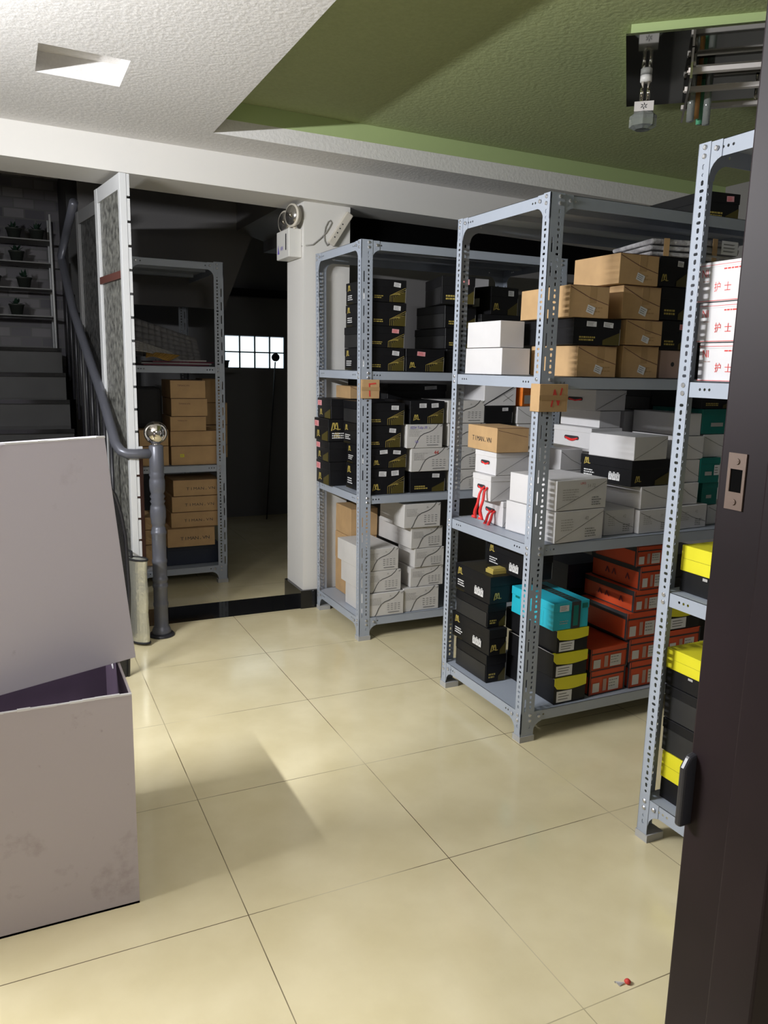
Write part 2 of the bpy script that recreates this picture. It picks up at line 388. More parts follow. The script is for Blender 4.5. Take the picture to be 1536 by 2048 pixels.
        if 'red pencil' in label: F.text('44', w*.58, h*.72, h*.16, 'red_ink', 1, .1)
    elif typ == 'wdiag':
        F.strip([(w*.02, h*.04), (w*.5, h*.44), (w*.99, h*.90)] if opt.get('txt') in (2, 0) or 'lower of the front' in label else [(w*.04, h*.88), (w*.5, h*.5), (w*.98, h*.24)], .0022, 'grey_ink')
        if opt.get('txt') == 2:
            F.lines(w*.12, h*.66, w*.34, 5, h*.08, 'light_ink', .35); F.text('LRG', w*.46, h*.83, h*.07, 'red_ink', 1.3); F.text('54 72', w*.60, h*.72, h*.11, 'light_ink'); F.lines(w*.7, h*.36, w*.2, 4, h*.08, 'grey_ink', .4)
        elif opt.get('txt') == 1:
            F.lines(w*.12, h*.70, w*.30, 5, h*.08, 'light_ink', .35); F.lines(w*.62, h*.36, w*.25, 4, h*.08, 'grey_ink', .4); F.text('39' if 'cream' in label else '42', w*.6, h*.66, h*.12, 'light_ink')
        elif 'pen cross' in label:
            F.strip([(w*.6, h*.2), (w*.9, h*.55)], .002, 'ink'); F.strip([(w*.6, h*.55), (w*.9, h*.2)], .002, 'ink'); F.strip([(0, h*.02), (w*.95, h*.95)], .006, 'ink')
        S.strip([(0, h*.03), (d, h*.03)], .001, 'light_ink')
    elif typ == 'whandle':
        # slot with a red cord on the long side
        ov = [(d*.36+.0*k, 0) for k in range(1)]
        c0, c1, zc, rr = d*.34, d*.66, h*.52, h*.085
        pts = [(c1+rr*math.cos(t), zc+rr*math.sin(t)) for t in [math.pi*(-.5+k/6) for k in range(7)]] + [(c0-rr*math.cos(t), zc-rr*math.sin(t)) for t in [math.pi*(-.5+k/6) for k in range(7)]]
        S.poly(pts, 'ink'); S.strip([(c0, zc-rr*.2), ((c0+c1)/2, zc-rr*1.0), (c1, zc-rr*.2)], rr*.8, 'red')
        F.strip([(w*.02, h*.02), (w*.98, h*.86)], .002, 'grey_ink')
        if opt.get('cord') in (1, 2):
            c = MB(); a, l = (d*.62, .085) if opt['cord'] == 1 else (d*.70, .13)
            for k, off in enumerate((0, .022)):
                P0 = Vector((-.003, d-(a+off), h*.55)); pts = [P0]
                for i in range(1, 9):
                    t = i/8; pts.append(Vector((-.006-.022*math.sin(t*2.4), d-(a+off)+.028*t*(1 if k == 0 else .2)+.006*math.sin(t*9+k), h*.55-l*t)))
                pts.append(pts[-1]+Vector((-.012, .010, .004)))
                c.tube(pts, [.0045, .005, .0055, .006, .006, .0065, .007, .0075, .009, .006], 6)
            c.build('red_cord', 'red', root, True)
        if opt.get('cord') == 3:
            c = MB(); c.tube([(-.004, d-(c0+(c1-c0)*t), zc-.0-.012*math.sin(math.pi*t)) for t in [k/8 for k in range(9)]], .0035, 6); c.build('red_cord', 'red', root, True)
    elif typ == 'orange':
        F.rect(0, h*.0, w*.02, h, 'ink'); F.rect(w*.955, 0, w, h, 'ink'); F.rect(0, h*.74, w, h*.80, 'ink'); F.rect(0, 0, w, h*.04, 'ink')
        F.rect(w*.07, h*.12, w*.26, h*.50, 'cream_card'); F.rect(w*.36, h*.12, w*.46, h*.62, 'pink'); F.rect(w*.52, h*.10, w*.82, h*.62, 'cream_card')
        F.lines(w*.54, h*.5, w*.24, 3, h*.12, 'grey_ink', .3)
        S.rect(0, h*.76, d, h*.99, 'ink'); S.rect(0, 0, d, h*.05, 'ink'); S.rect(d*.965, 0, d, h, 'ink')
        if 'lettering' in label or 'fifth' in label: [S.strip([(d*(.3+.14*k), h*.34), (d*(.33+.14*k), h*.56), (d*(.37+.14*k), h*.34)], .006, 'maroon') for k in range(4) if k != 2]
    elif typ == 'yellow':
        f = MB()
        n = 12; top = h*1.0; pts = []
        for k in range(n+1):
            t = k/n; pts.append((w*(.0+t), h*(.60+.16*math.sin(math.pi*t)*-.5 + (.12 if t < .08 else 0))))
        f.prism([(w*.0, h)]+[(a, b) for a, b in pts]+[(w*1.0, h)], -.0025, 0, 0, lambda a, b, c: (a, c, b))
        f.build('yellow_flap', 'yellow', root)
        T = Art((0, 0, h), (1, 0, 0), (0, 1, 0), .0003); T.rect(0, 0, w, .012, 'yellow'); T.done('top_print', root)
        sticker(root, FO, FU, FV, w*.08, h*.06, w*.48, h*.42); F.lines(w*.65, h*.75, w*.2, 1, h*.1, 'ink', .5)
        S.strip([(0, h*.98), (d, h*.98)], .002, 'light_ink')
    elif typ == 'cyan':
        F.rect(w*.50, 0, w*.76, h, 'ink'); F.rect(w*.56, h*.1, w*.70, h*.85, 'teal'); F.rect(w*.80, h*.72, w*.96, h*.9, 'teal')
        S.rect(d*.1, h*.62, d*.2, h*.7, 'teal'); sticker(root, (0, -e, 0), FU, FV, w*.16, h*.68, w*.26, h*.22); F.lines(w*.18, h*.3, w*.24, 2, h*.08, 'light_ink', .4)
        for k in range(9): S.strip([(d*(.3+.06*k), h*.05), (d*(.3+.06*k), h*.6)], .0008, 'teal')
        T = Art((0, 0, h), (1, 0, 0), (0, 1, 0), .0004); T.rect(w*.50, 0, w*.76, d, 'ink')
        for k in range(12): T.rect(w*.55, d*(.03+.08*k), w*.71, d*(.06+.08*k), 'teal')
        T.done('top_print', root)
    elif typ == 'teal':
        F.rect(w*.25, h*.3, w*.6, h*.45, 'light_ink')
        if opt.get('sticker'): sticker(root, (0, -e, 0), FU, FV, w*.7, h*.3, w*.28, h*.4)
    elif typ == 'pink':
        F.poly([(w*.42+.009*math.cos(t), h*.5+.009*math.sin(t)) for t in [k*math.pi/8 for k in range(16)]], 'ink')
    elif typ == 'orangeb':
        F.rect(w*.1, h*.12, w*.5, h*.55, 'sticker'); S.rect(d*.2, h*.1, d*.9, h*.9, 'bright_orange')
    elif typ == 'nurse':
        S.rect(0, h*.015, d, h*.03, 'red_ink'); S.rect(0, h*.90, d, h*.912, 'red_ink'); S.rect(0, h*.855, d, h*.86, 'light_ink')
        S.text('NI', d*.045, h*.62, h*.19, 'red_ink', .8, -.08); S.text('\u62a4', d*.19, h*.24, h*.24, 'red_ink', .85); S.text('\u58eb', d*.30, h*.25, h*.21, 'red_ink', .95)
        S.lines(d*.28, h*.77, d*.2, 1, h*.07, 'red_ink', .5); S.lines(d*.06, h*.5, d*.08, 1, h*.06, 'pink', .4)
    elif typ == 'yellowg':
        S.rect(d*.02, h*.72, d*.98, h*.725, 'dgold'); S.strip([(d*.55, h*.99), (d*.95, h*.72)], .006, 'ink'); None
        S.rect(d*.3, h*.36, d*.36, h*.42, 'light_ink')
    F.done('front_print', root); S.done('side_print', root)
    return root

BOXES=[
 ('white', 'N4', 1.225, -1.618, 1.387, 0, 0.13, 0.264, 0.102, 'white plain box on the upper shelf behind the corner post, lower of two', {}),
 ('white', 'N4', 1.225, -1.599, 1.4902, 0, 0.111, 0.237, 0.101, 'white plain box on top of another, beside the corner post on the upper shelf', {}),
 ('kraft', 'N4', 1.38, -1.87, 1.387, 0, 0.182, 0.28, 0.112, 'kraft cardboard shoe box at the bottom of the left stack, under a black box', {'tag': 1}),
 ('black', 'N4', 1.355, -1.87, 1.5006, -3, 0.206, 0.326, 0.094, 'black shoe box sandwiched between two kraft boxes beside the corner post', {'front': 'text', 'sticker': 2}),
 ('kraft', 'N4', 1.321, -1.88, 1.5957, -4, 0.169, 0.323, 0.111, 'kraft cardboard shoe box topping the left stack, resting on a black box', {'tag': 1}),
 ('kraft', 'N4', 1.6, -1.86, 1.387, 0, 0.177, 0.31, 0.119, 'kraft cardboard shoe box at the bottom of the four-high kraft stack', {'tag': 1}),
 ('kraft', 'N4', 1.598, -1.87, 1.5076, 0, 0.178, 0.31, 0.092, 'kraft cardboard shoe box second from the bottom in the four-high kraft stack', {'tag': 1}),
 ('kraft', 'N4', 1.572, -1.87, 1.6014, 0, 0.183, 0.31, 0.12, 'kraft cardboard shoe box third from bottom in the four-high kraft stack', {'tag': 1}),
 ('kraft', 'N4', 1.537, -1.88, 1.7227, 0, 0.187, 0.256, 0.108, 'kraft cardboard shoe box on the very top of the four-high kraft stack', {'tag': 1}),
 ('pink', 'N4', 1.799, -1.85, 1.387, 0, 0.15, 0.3, 0.107, 'dusty pink shoe box with a round hole at the bottom of the black stack', {}),
 ('black', 'N4', 1.79, -1.85, 1.4951, 0, 0.146, 0.32, 0.11, 'black shoe box with red sticker standing on the pink box', {'front': 'text', 'sticker': 1, 'sred': 1}),
 ('black', 'N4', 1.777, -1.85, 1.6071, 0, 0.145, 0.32, 0.121, 'black shoe box with worn print, third up beside the kraft stack', {'front': 'text'}),
 ('black', 'N4', 1.755, -1.85, 1.7299, 0, 0.143, 0.32, 0.108, 'black shoe box with gold emblem on top of the stack beside the kraft boxes', {'front': 'logo', 'sticker': 1}),
 ('wrap', 'N4', 1.713, -1.84, 1.8389, -12, 0.195, 0.3, 0.064, 'clear plastic wrapped grey bundle lying on the black stack, under the top shelf', {}),
 ('black', 'N4', 2.022, -1.84, 1.387, 0, 0.226, 0.32, 0.113, 'black shoe box lowest behind the red lettered boxes', {'front': 'plain'}),
 ('black', 'N4', 2.007, -1.84, 1.5016, 0, 0.224, 0.32, 0.114, 'black shoe box right of the corner post of the near rack, mostly hidden', {'front': 'plain'}),
 ('black', 'N4', 1.995, -1.84, 1.6172, 0, 0.219, 0.32, 0.127, 'black shoe box under the plastic wrapped bundles behind the red lettered boxes', {'front': 'plain'}),
 ('wrap', 'N4', 1.986, -1.84, 1.746, 0, 0.204, 0.3, 0.092, 'plastic wrapped dark bundle with white sticker, lower of the right pair', {'sticker': 1}),
 ('wrap', 'N4', 1.969, -1.84, 1.8392, 0, 0.213, 0.3, 0.086, 'plastic wrapped dark bundle with white sticker, upper of the right pair', {'sticker': 1}),
 ('black', 'NT', 2.015, -1.79, 2.0, -6, 0.173, 0.351, 0.109, 'black shoe box lying alone on the top shelf under the ceiling', {'front': 'text', 'sticker': 1, 'sred': 1}),
 ('whandle', 'N3', 1.3, -1.567, 0.775, -6, 0.06, 0.215, 0.105, 'white box with red cord handle at the bottom of the left stack, cord hanging out', {'cord': 1}),
 ('whandle', 'N3', 1.245, -1.553, 0.8817, 0, 0.146, 0.133, 0.103, 'white box with red cord handle, middle of the left stack', {'cord': 2}),
 ('whandle', 'N3', 1.265, -1.554, 0.9861, 0, 0.158, 0.154, 0.092, 'white box with red handle slot directly under the kraft box', {}),
 ('kraft', 'N3', 1.255, -1.565, 1.08, -3, 0.149, 0.236, 0.099, 'small kraft box with dark lettering on its side, on the white handle boxes', {'side': 'TIMAN.VN'}),
 ('wdiag', 'N3', 1.312, -1.89, 0.775, 4, 0.242, 0.291, 0.12, 'white box by the post on the middle shelf, lower of the front pair', {'txt': 1}),
 ('wdiag', 'N3', 1.31, -1.89, 0.8969, 4, 0.251, 0.272, 0.114, 'white box at the post, upper of the front pair, with faint red note', {'txt': 2}),
 ('wdiag', 'N3', 1.603, -1.56, 0.775, 2, 0.127, 0.106, 0.118, 'white box behind the front pair, bottom of the hidden stack', {}),
 ('wdiag', 'N3', 1.593, -1.56, 0.8941, 2, 0.126, 0.105, 0.101, 'white box behind the front pair, second up', {}),
 ('wdiag', 'N3', 1.58, -1.56, 0.9962, 2, 0.114, 0.091, 0.089, 'white box behind the front pair, just showing above them', {}),
 ('white', 'N3', 1.783, -1.55, 0.775, 0, 0.146, 0.272, 0.194, 'white box at the back of the middle shelf, second up', {}),
 ('white', 'N3', 1.766, -1.55, 0.9706, 0, 0.144, 0.269, 0.096, 'white box at the back of the middle shelf, third up', {}),
 ('whandle', 'N3', 1.741, -1.55, 1.0682, 0, 0.165, 0.253, 0.101, 'white box with red pull cord under the two dim handle boxes', {'cord': 3}),
 ('white', 'N3', 1.78, -1.55, 1.1708, 0, 0.115, 0.26, 0.072, 'dim white box in the shade below the long red-slot box', {}),
 ('whandle', 'N3', 1.752, -1.55, 1.2442, 0, 0.164, 0.264, 0.086, 'dim white box with a long red slot under the upper shelf', {}),
 ('wdiag', 'N3', 1.59, -1.84, 0.775, 1, 0.153, 0.25, 0.101, 'white box second from the left in the bottom row of the middle shelf', {'txt': 1}),
 ('wdiag', 'N3', 1.748, -1.86, 0.775, 2, 0.194, 0.25, 0.095, 'white box in the bottom row right of the cream one, stack base', {'txt': 1}),
 ('wdiag', 'N3', 1.758, -1.85, 0.8715, 3, 0.198, 0.193, 0.091, 'white box with lid slid open, under the black box', {}),
 ('black', 'N3', 1.699, -1.85, 0.9636, 3, 0.208, 0.286, 0.104, 'black shoe box with gold emblem and three white pictograms between white boxes', {'front': 'logo'}),
 ('wdiag', 'N3', 1.694, -1.86, 1.0687, 6, 0.192, 0.236, 0.093, 'white box lying tilted over the black pictogram box', {'txt': 0}),
 ('wdiag', 'N3', 2.015, -1.5, 0.775, 0, 0.267, 0.2, 0.167, 'white box at the back, second from the bottom', {}),
 ('wdiag', 'N3', 1.998, -1.5, 0.9436, 0, 0.264, 0.2, 0.1, 'white box at the back, third from the bottom', {}),
 ('wdiag', 'N3', 1.988, -1.5, 1.0455, 0, 0.262, 0.2, 0.097, 'white box at the back, fourth from the bottom', {}),
 ('white', 'N3', 1.963, -1.5, 1.1436, 0, 0.275, 0.2, 0.095, 'wide dim white box at the back just below the upper shelf', {}),
 ('black', 'N3', 2.107, -1.5, 1.2405, 0, 0.135, 0.2, 0.093, 'small black box squeezed under the upper shelf at the back', {'front': 'plain'}),
 ('wdiag', 'N3', 1.959, -1.85, 0.775, 4, 0.181, 0.28, 0.097, 'white box in the bottom row right of the near rack post', {'txt': 1}),
 ('wdiag', 'N3', 1.981, -1.83, 0.8739, 0, 0.107, 0.28, 0.09, 'white box second up, right of the near rack post', {}),
 ('wdiag', 'N3', 1.983, -1.82, 0.9649, 0, 0.11, 0.28, 0.094, 'white box third up, right of the near rack post', {}),
 ('wdiag', 'N3', 1.974, -1.82, 1.0604, 0, 0.132, 0.28, 0.095, 'white box fourth up, right of the near rack post', {}),
 ('white', 'N3', 1.984, -1.81, 1.1565, 0, 0.106, 0.28, 0.091, 'white box fifth up, below the upper shelf, right of the near rack post', {}),
 ('wdiag', 'N3', 2.175, -1.81, 0.775, 0, 0.174, 0.28, 0.085, 'white box at the bottom by the door jamb under the teal boxes', {}),
 ('teal', 'N3', 2.134, -1.81, 0.8613, 0, 0.088, 0.28, 0.095, 'teal shoe box near the door jamb, lower of the teal pair', {}),
 ('teal', 'N3', 2.097, -1.82, 0.9575, 0, 0.113, 0.28, 0.106, 'teal shoe box near the door jamb, upper of the teal pair', {'sticker': 1}),
 ('wdiag', 'N3', 2.113, -1.81, 1.0652, 0, 0.193, 0.28, 0.095, 'white box between the teal boxes by the door jamb', {}),
 ('teal', 'N3', 2.095, -1.81, 1.1614, 0, 0.198, 0.28, 0.103, 'teal shoe box highest by the door jamb', {}),
 ('black', 'N3', 2.081, -1.81, 1.2664, 0, 0.196, 0.28, 0.072, 'black box with white print above the highest teal box', {'front': 'text'}),
 ('black', 'N2', 1.245, -1.584, 0.12, 0, 0.095, 0.245, 0.121, 'black shoe box at the bottom of the left stack on the lowest shelf, plain sides', {'front': 'text', 'side': 0}),
 ('black', 'N2', 1.245, -1.596, 0.2425, 0, 0.084, 0.293, 0.113, 'black shoe box with emblem and pictograms, second in the left stack of the lowest shelf', {'front': 'logo', 'side': 1}),
 ('black', 'N2', 1.245, -1.575, 0.357, 0, 0.089, 0.25, 0.101, 'black plain-sided shoe box third in the left stack of the lowest shelf', {'front': 'text', 'side': 0}),
 ('black', 'N2', 1.245, -1.585, 0.4597, 0, 0.2, 0.272, 0.115, 'black shoe box with gold emblem on top of the left stack of the lowest shelf', {'front': 'logo', 'side': 1, 'hatchtop': 1}),
 ('black', 'N2', 1.34, -1.701, 0.5766, 0, 0.12, 0.295, 0.11, 'black shoe box with three pictograms lying on the hatched lid under the middle shelf', {'front': 'plain', 'side': 1}),
 ('yellow', 'N2', 1.373, -1.87, 0.12, 0, 0.155, 0.328, 0.108, 'black shoe box with yellow flap at the bottom, under two like it', {'sticker': 1}),
 ('yellow', 'N2', 1.362, -1.87, 0.2291, 0, 0.164, 0.307, 0.1, 'black shoe box with yellow flap, middle of the three', {'sticker': 1}),
 ('yellow', 'N2', 1.371, -1.87, 0.331, 0, 0.151, 0.344, 0.092, 'black shoe box with yellow flap directly under the cyan box', {'sticker': 1}),
 ('cyan', 'N2', 1.347, -1.87, 0.4247, 0, 0.169, 0.275, 0.109, 'bright cyan shoe box with black stripe on the lowest shelf', {}),
 ('orange', 'N2', 1.559, -1.86, 0.12, 2, 0.186, 0.3, 0.102, 'orange shoe box at the bottom beside the black and yellow stack', {}),
 ('orange', 'N2', 1.555, -1.86, 0.2232, 2, 0.196, 0.3, 0.094, 'orange shoe box second from the bottom beside the black and yellow stack', {}),
 ('orange', 'N2', 1.766, -1.86, 0.12, 0, 0.187, 0.3, 0.113, 'orange shoe box at the bottom of the tall orange stack', {}),
 ('orange', 'N2', 1.754, -1.86, 0.2347, 0, 0.192, 0.3, 0.097, 'orange shoe box second from the bottom of the tall orange stack', {}),
 ('orange', 'N2', 1.731, -1.86, 0.3334, 0, 0.179, 0.287, 0.112, 'orange shoe box third in the tall orange stack, lid catching a bright strip of light', {}),
 ('orange', 'N2', 1.759, -1.86, 0.4468, 0, 0.149, 0.306, 0.09, 'orange shoe box fourth in the tall orange stack, lettering on its side', {}),
 ('orange', 'N2', 1.781, -1.86, 0.5382, 0, 0.143, 0.289, 0.098, 'orange shoe box fifth in the tall orange stack', {}),
 ('orange', 'N2', 1.752, -1.86, 0.6382, 0, 0.15, 0.24, 0.083, 'orange shoe box at the top of the tall orange stack under the middle shelf', {}),
 ('orange', 'N2', 1.976, -1.86, 0.12, 0, 0.183, 0.3, 0.111, 'orange shoe box at the bottom right of the near rack post', {}),
 ('orange', 'N2', 1.96, -1.86, 0.2324, 0, 0.185, 0.3, 0.109, 'orange shoe box right of the near rack post under a black one', {}),
 ('yellow', 'N2', 1.953, -1.86, 0.3429, 0, 0.183, 0.3, 0.108, 'black shoe box with yellow flap and white label right of the near rack post', {'sticker': 1}),
 ('black', 'N2', 1.724, -1.52, 0.12, 0, 0.22, 0.2, 0.112, 'black shoe box in deep shade behind the yellow-flap stack, lowest', {'front': 'plain'}),
 ('black', 'N2', 1.715, -1.52, 0.2335, 0, 0.22, 0.2, 0.112, 'black shoe box in deep shade behind the yellow-flap stack, second up', {'front': 'plain'}),
 ('black', 'N2', 1.706, -1.52, 0.347, 0, 0.22, 0.2, 0.112, 'black shoe box in deep shade behind the yellow-flap stack, third up', {'front': 'plain'}),
 ('navy', 'N2', 1.691, -1.52, 0.4605, 0, 0.22, 0.2, 0.112, 'dark navy shoe box in deep shade above the cyan box', {}),
 ('black', 'N2', 2.018, -1.53, 0.12, 0, 0.22, 0.2, 0.112, 'black shoe box behind the orange stack, lowest', {'front': 'plain'}),
 ('black', 'N2', 2.006, -1.53, 0.2335, 0, 0.22, 0.2, 0.112, 'black shoe box behind the orange stack, second up', {'front': 'plain'}),
 ('black', 'N2', 1.995, -1.53, 0.347, 0, 0.22, 0.2, 0.112, 'black shoe box behind the orange stack, third up', {'front': 'plain'}),
 ('black', 'N2', 1.984, -1.53, 0.4605, 0, 0.22, 0.2, 0.112, 'black shoe box behind the orange stack, fourth up', {'front': 'plain'}),
 ('black', 'N2', 2.335, -1.54, 0.12, 0, 0.24, 0.2, 0.112, 'black shoe box at the far back right of the lowest shelf, lowest', {'front': 'plain'}),
 ('black', 'N2', 2.322, -1.54, 0.2335, 0, 0.24, 0.2, 0.112, 'black shoe box at the far back right of the lowest shelf, second up', {'front': 'plain'}),
 ('black', 'N2', 2.308, -1.54, 0.347, 0, 0.24, 0.2, 0.112, 'black shoe box at the far back right of the lowest shelf, third up', {'front': 'plain'}),
 ('black', 'N2', 2.295, -1.54, 0.4605, 0, 0.24, 0.2, 0.112, 'black shoe box at the far back right of the lowest shelf, fourth up', {'front': 'plain'}),
 ('black', 'F4', 1.141, -0.6, 1.387, 0, 0.185, 0.33, 0.112, 'black shoe box at the bottom left of the F rack upper shelf', {'front': 'hatch', 'side': 1, 'sticker': 1}),
 ('black', 'F4', 1.138, -0.6, 1.5001, 0, 0.184, 0.33, 0.104, 'black shoe box second up at the left of the F rack, plain grey side', {'front': 'hatch', 'side': 0, 'sticker': 1, 'sred': 1}),
 ('black', 'F4', 1.144, -0.6, 1.6051, 0, 0.184, 0.33, 0.112, 'black shoe box third up at the left of the F rack', {'front': 'hatch', 'side': 1, 'sticker': 1}),
 ('black', 'F4', 1.145, -0.6, 1.7189, 0, 0.18, 0.33, 0.108, 'black shoe box at the top left of the F rack with a blue-lettered sticker', {'front': 'hatch', 'side': 1, 'sticker': 1}),
 ('black', 'F4', 1.335, -0.6, 1.387, 0, 0.22, 0.33, 0.113, 'black shoe box with pink sticker standing on the upper shelf of the F rack', {'front': 'logohatch', 'sticker': 1, 'sred': 1}),
 ('black', 'F4', 1.581, -0.58, 1.387, 0, 0.17, 0.33, 0.117, 'black shoe box at the bottom of the turned stack right of the pink-sticker box', {'front': 'plain'}),
 ('black', 'F4', 1.57, -0.58, 1.506, 0, 0.181, 0.338, 0.104, 'black shoe box second up in the turned stack, side in grey shade', {'front': 'text', 'side': 0}),
 ('black', 'F4', 1.563, -0.58, 1.6112, 0, 0.183, 0.308, 0.113, 'black shoe box second from top of the second stack in the F rack', {'front': 'text', 'side': 0}),
 ('black', 'F4', 1.518, -0.62, 1.7254, -14, 0.171, 0.33, 0.137, 'black shoe box perched askew on the second stack of the F rack, red sticker', {'front': 'text', 'side': 0, 'sticker': 1, 'sred': 1}),
 ('black', 'F4', 1.788, -0.6, 1.387, 0, 0.242, 0.33, 0.126, 'black shoe box low in the right stack of the F rack, behind the white boxes', {'front': 'text'}),
 ('black', 'F4', 1.781, -0.6, 1.5144, 0, 0.241, 0.33, 0.113, 'black shoe box in the right stack of the F rack, second up', {'front': 'text', 'sticker': 1, 'sred': 1}),
 ('black', 'F4', 1.769, -0.6, 1.6293, 0, 0.246, 0.33, 0.059, 'flat black box in the right stack of the F rack, third up', {'front': 'plain'}),
 ('black', 'F4', 1.825, -0.6, 1.6896, 12, 0.2, 0.3, 0.143, 'black shoe box with gold emblem atop the right stack of the F rack', {'front': 'logo', 'sticker': 1, 'side': 2}),
 ('white', 'F4', 1.813, -0.25, 1.387, 0, 0.235, 0.2, 0.15, 'grey box at the very back of the F rack, lower', {}),
 ('white', 'F4', 1.807, -0.25, 1.5384, 0, 0.234, 0.2, 0.19, 'grey box at the very back of the F rack, middle', {}),
 ('white', 'F4', 1.799, -0.25, 1.7303, 0, 0.232, 0.2, 0.179, 'grey box at the very back of the F rack, top', {}),
 ('black', 'F3', 1.067, -0.255, 0.765, 0, 0.33, 0.2, 0.128, 'black shoe box overhanging the shelf end by the column, lowest of four', {'front': 'plain', 'side': 3}),
 ('black', 'F3', 1.062, -0.255, 0.8947, -1, 0.33, 0.2, 0.109, 'black shoe box overhanging the shelf end by the column, second of four', {'front': 'plain', 'side': 3}),
 ('black', 'F3', 1.058, -0.255, 1.0055, 1, 0.33, 0.2, 0.119, 'black shoe box overhanging the shelf end by the column, third of four', {'front': 'logo', 'side': 3}),
 ('black', 'F3', 1.074, -0.25, 1.1257, 0, 0.33, 0.2, 0.107, 'black shoe box overhanging the shelf end by the column, topmost of four', {'front': 'plain', 'side': 3}),
 ('kraft', 'F3', 1.182, -0.25, 1.2339, 0, 0.124, 0.2, 0.068, 'brown box with grey label at the back behind the F sign', {'tag': 1}),
 ('black', 'F3', 1.145, -0.6, 0.765, 0, 0.199, 0.3, 0.134, 'black shoe box at the shelf corner of the F rack middle shelf, lowest', {'front': 'logohatch', 'side': 1, 'sticker': 2}),
 ('black', 'F3', 1.148, -0.6, 0.9, 0, 0.204, 0.3, 0.102, 'black shoe box at the shelf corner of the F rack middle shelf, second', {'front': 'logohatch', 'side': 1, 'sticker': 2}),
 ('black', 'F3', 1.14, -0.6, 1.0036, 0, 0.177, 0.33, 0.111, 'black shoe box at the shelf corner of the F rack middle shelf, third', {'front': 'hatch', 'side': 1, 'sticker': 1}),
 ('black', 'F3', 1.138, -0.6, 1.1164, 0, 0.196, 0.33, 0.112, 'black shoe box topmost at the F rack corner, just below the F sign', {'front': 'hatch', 'side': 0, 'sticker': 1}),
 ('black', 'F3', 1.379, -0.6, 0.765, 0, 0.206, 0.3, 0.109, 'black shoe box at the bottom of the mixed stack on the F rack', {'front': 'text', 'sticker': 1}),
 ('wcurve', 'F3', 1.377, -0.61, 0.876, 1, 0.226, 0.3, 0.122, 'white curve-printed box with red pencil mark in the mixed stack', {}),
 ('wcurve', 'F3', 1.347, -0.61, 0.999, 0, 0.209, 0.3, 0.122, 'white curve-printed box with blue handwriting in the mixed stack', {'hand': 1}),
 ('black', 'F3', 1.368, -0.6, 1.1222, 0, 0.197, 0.3, 0.117, 'black shoe box with two stickers on top of the mixed stack', {'front': 'logohatch', 'sticker': 2}),
 ('wcurve', 'F3', 1.61, -0.6, 0.765, 0, 0.23, 0.3, 0.111, 'white curve-printed box lowest of four between the rack posts', {}),
 ('wcurve', 'F3', 1.606, -0.6, 0.878, 0, 0.228, 0.3, 0.123, 'white curve-printed box second of four between the rack posts', {}),
 ('wcurve', 'F3', 1.597, -0.6, 1.003, 0, 0.23, 0.3, 0.119, 'white curve-printed box third of four between the rack posts', {}),
 ('wcurve', 'F3', 1.589, -0.6, 1.1239, 0, 0.225, 0.3, 0.118, 'white curve-printed box topmost of four between the rack posts', {}),
 ('wcurve', 'F3', 1.859, -0.6, 0.765, 0, 0.171, 0.3, 0.102, 'white curve-printed box hidden low behind the cord-handle boxes', {}),
 ('wcurve', 'F3', 1.854, -0.6, 0.8689, 0, 0.17, 0.3, 0.127, 'white curve-printed box hidden second behind the cord-handle boxes', {}),
 ('black', 'F3', 1.84, -0.6, 0.9972, 0, 0.156, 0.3, 0.123, 'black box behind the small kraft box, lower', {'front': 'plain'}),
 ('black', 'F3', 1.815, -0.6, 1.1212, 0, 0.18, 0.3, 0.092, 'black box with white label behind the small kraft box', {'front': 'plain', 'sticker': 1}),
 ('wdiag', 'F3', 1.81, -0.6, 1.2146, 0, 0.202, 0.3, 0.109, 'white box with dark diagonal line and pen cross beneath the upper shelf', {'txt': 0}),
 ('wcurve', 'F3', 2.138, -0.6, 0.765, 0, 0.209, 0.3, 0.224, 'white box far right on the F rack middle shelf, bottom', {}),
 ('wdiag', 'F3', 2.036, -0.6, 0.9905, 0, 0.155, 0.3, 0.124, 'white box behind the post below the white one with line', {}),
 ('wdiag', 'F3', 2.028, -0.6, 1.1164, 0, 0.127, 0.3, 0.094, 'white box below the small orange box', {}),
 ('orangeb', 'F3', 2.055, -0.6, 1.2116, 18, 0.143, 0.12, 0.107, 'small bright orange box with white patch seen beside the N sign', {}),
 ('black', 'F3', 1.482, -0.28, 0.765, 0, 0.291, 0.25, 0.188, 'black box at the back of the F rack middle shelf, bottom right', {'front': 'plain'}),
 ('black', 'F3', 1.476, -0.28, 0.9544, 0, 0.289, 0.25, 0.138, 'black box at the back of the F rack middle shelf, second right', {'front': 'plain'}),
 ('black', 'F3', 1.472, -0.28, 1.0935, 0, 0.287, 0.25, 0.122, 'black box at the back of the F rack middle shelf, third right', {'front': 'plain'}),
 ('black', 'F3', 1.392, -0.28, 1.2171, 0, 0.368, 0.25, 0.098, 'long black box in shade beneath the upper shelf of the F rack', {'front': 'plain', 'sticker': 1}),
 ('wcurve', 'F2', 1.145, -0.61, 0.12, 0, 0.208, 0.3, 0.124, 'white curve-printed box at the bottom left of the lowest F shelf', {}),
 ('wcurve', 'F2', 1.136, -0.6, 0.2459, 1, 0.205, 0.32, 0.115, 'white curve-printed box in the middle of the left pile, lowest F shelf', {}),
 ('wcurve', 'F2', 1.128, -0.6, 0.362, 2, 0.197, 0.34, 0.118, 'white curve-printed box with crushed top on the left pile, lowest F shelf', {}),
 ('wcurve', 'F2', 1.358, -0.6, 0.12, 0, 0.214, 0.3, 0.129, 'white curve-printed box at the bottom of the five-high pile', {}),
 ('wcurve', 'F2', 1.401, -0.59, 0.2505, 0, 0.2, 0.3, 0.107, 'white curve-printed box second in the five-high pile', {}),
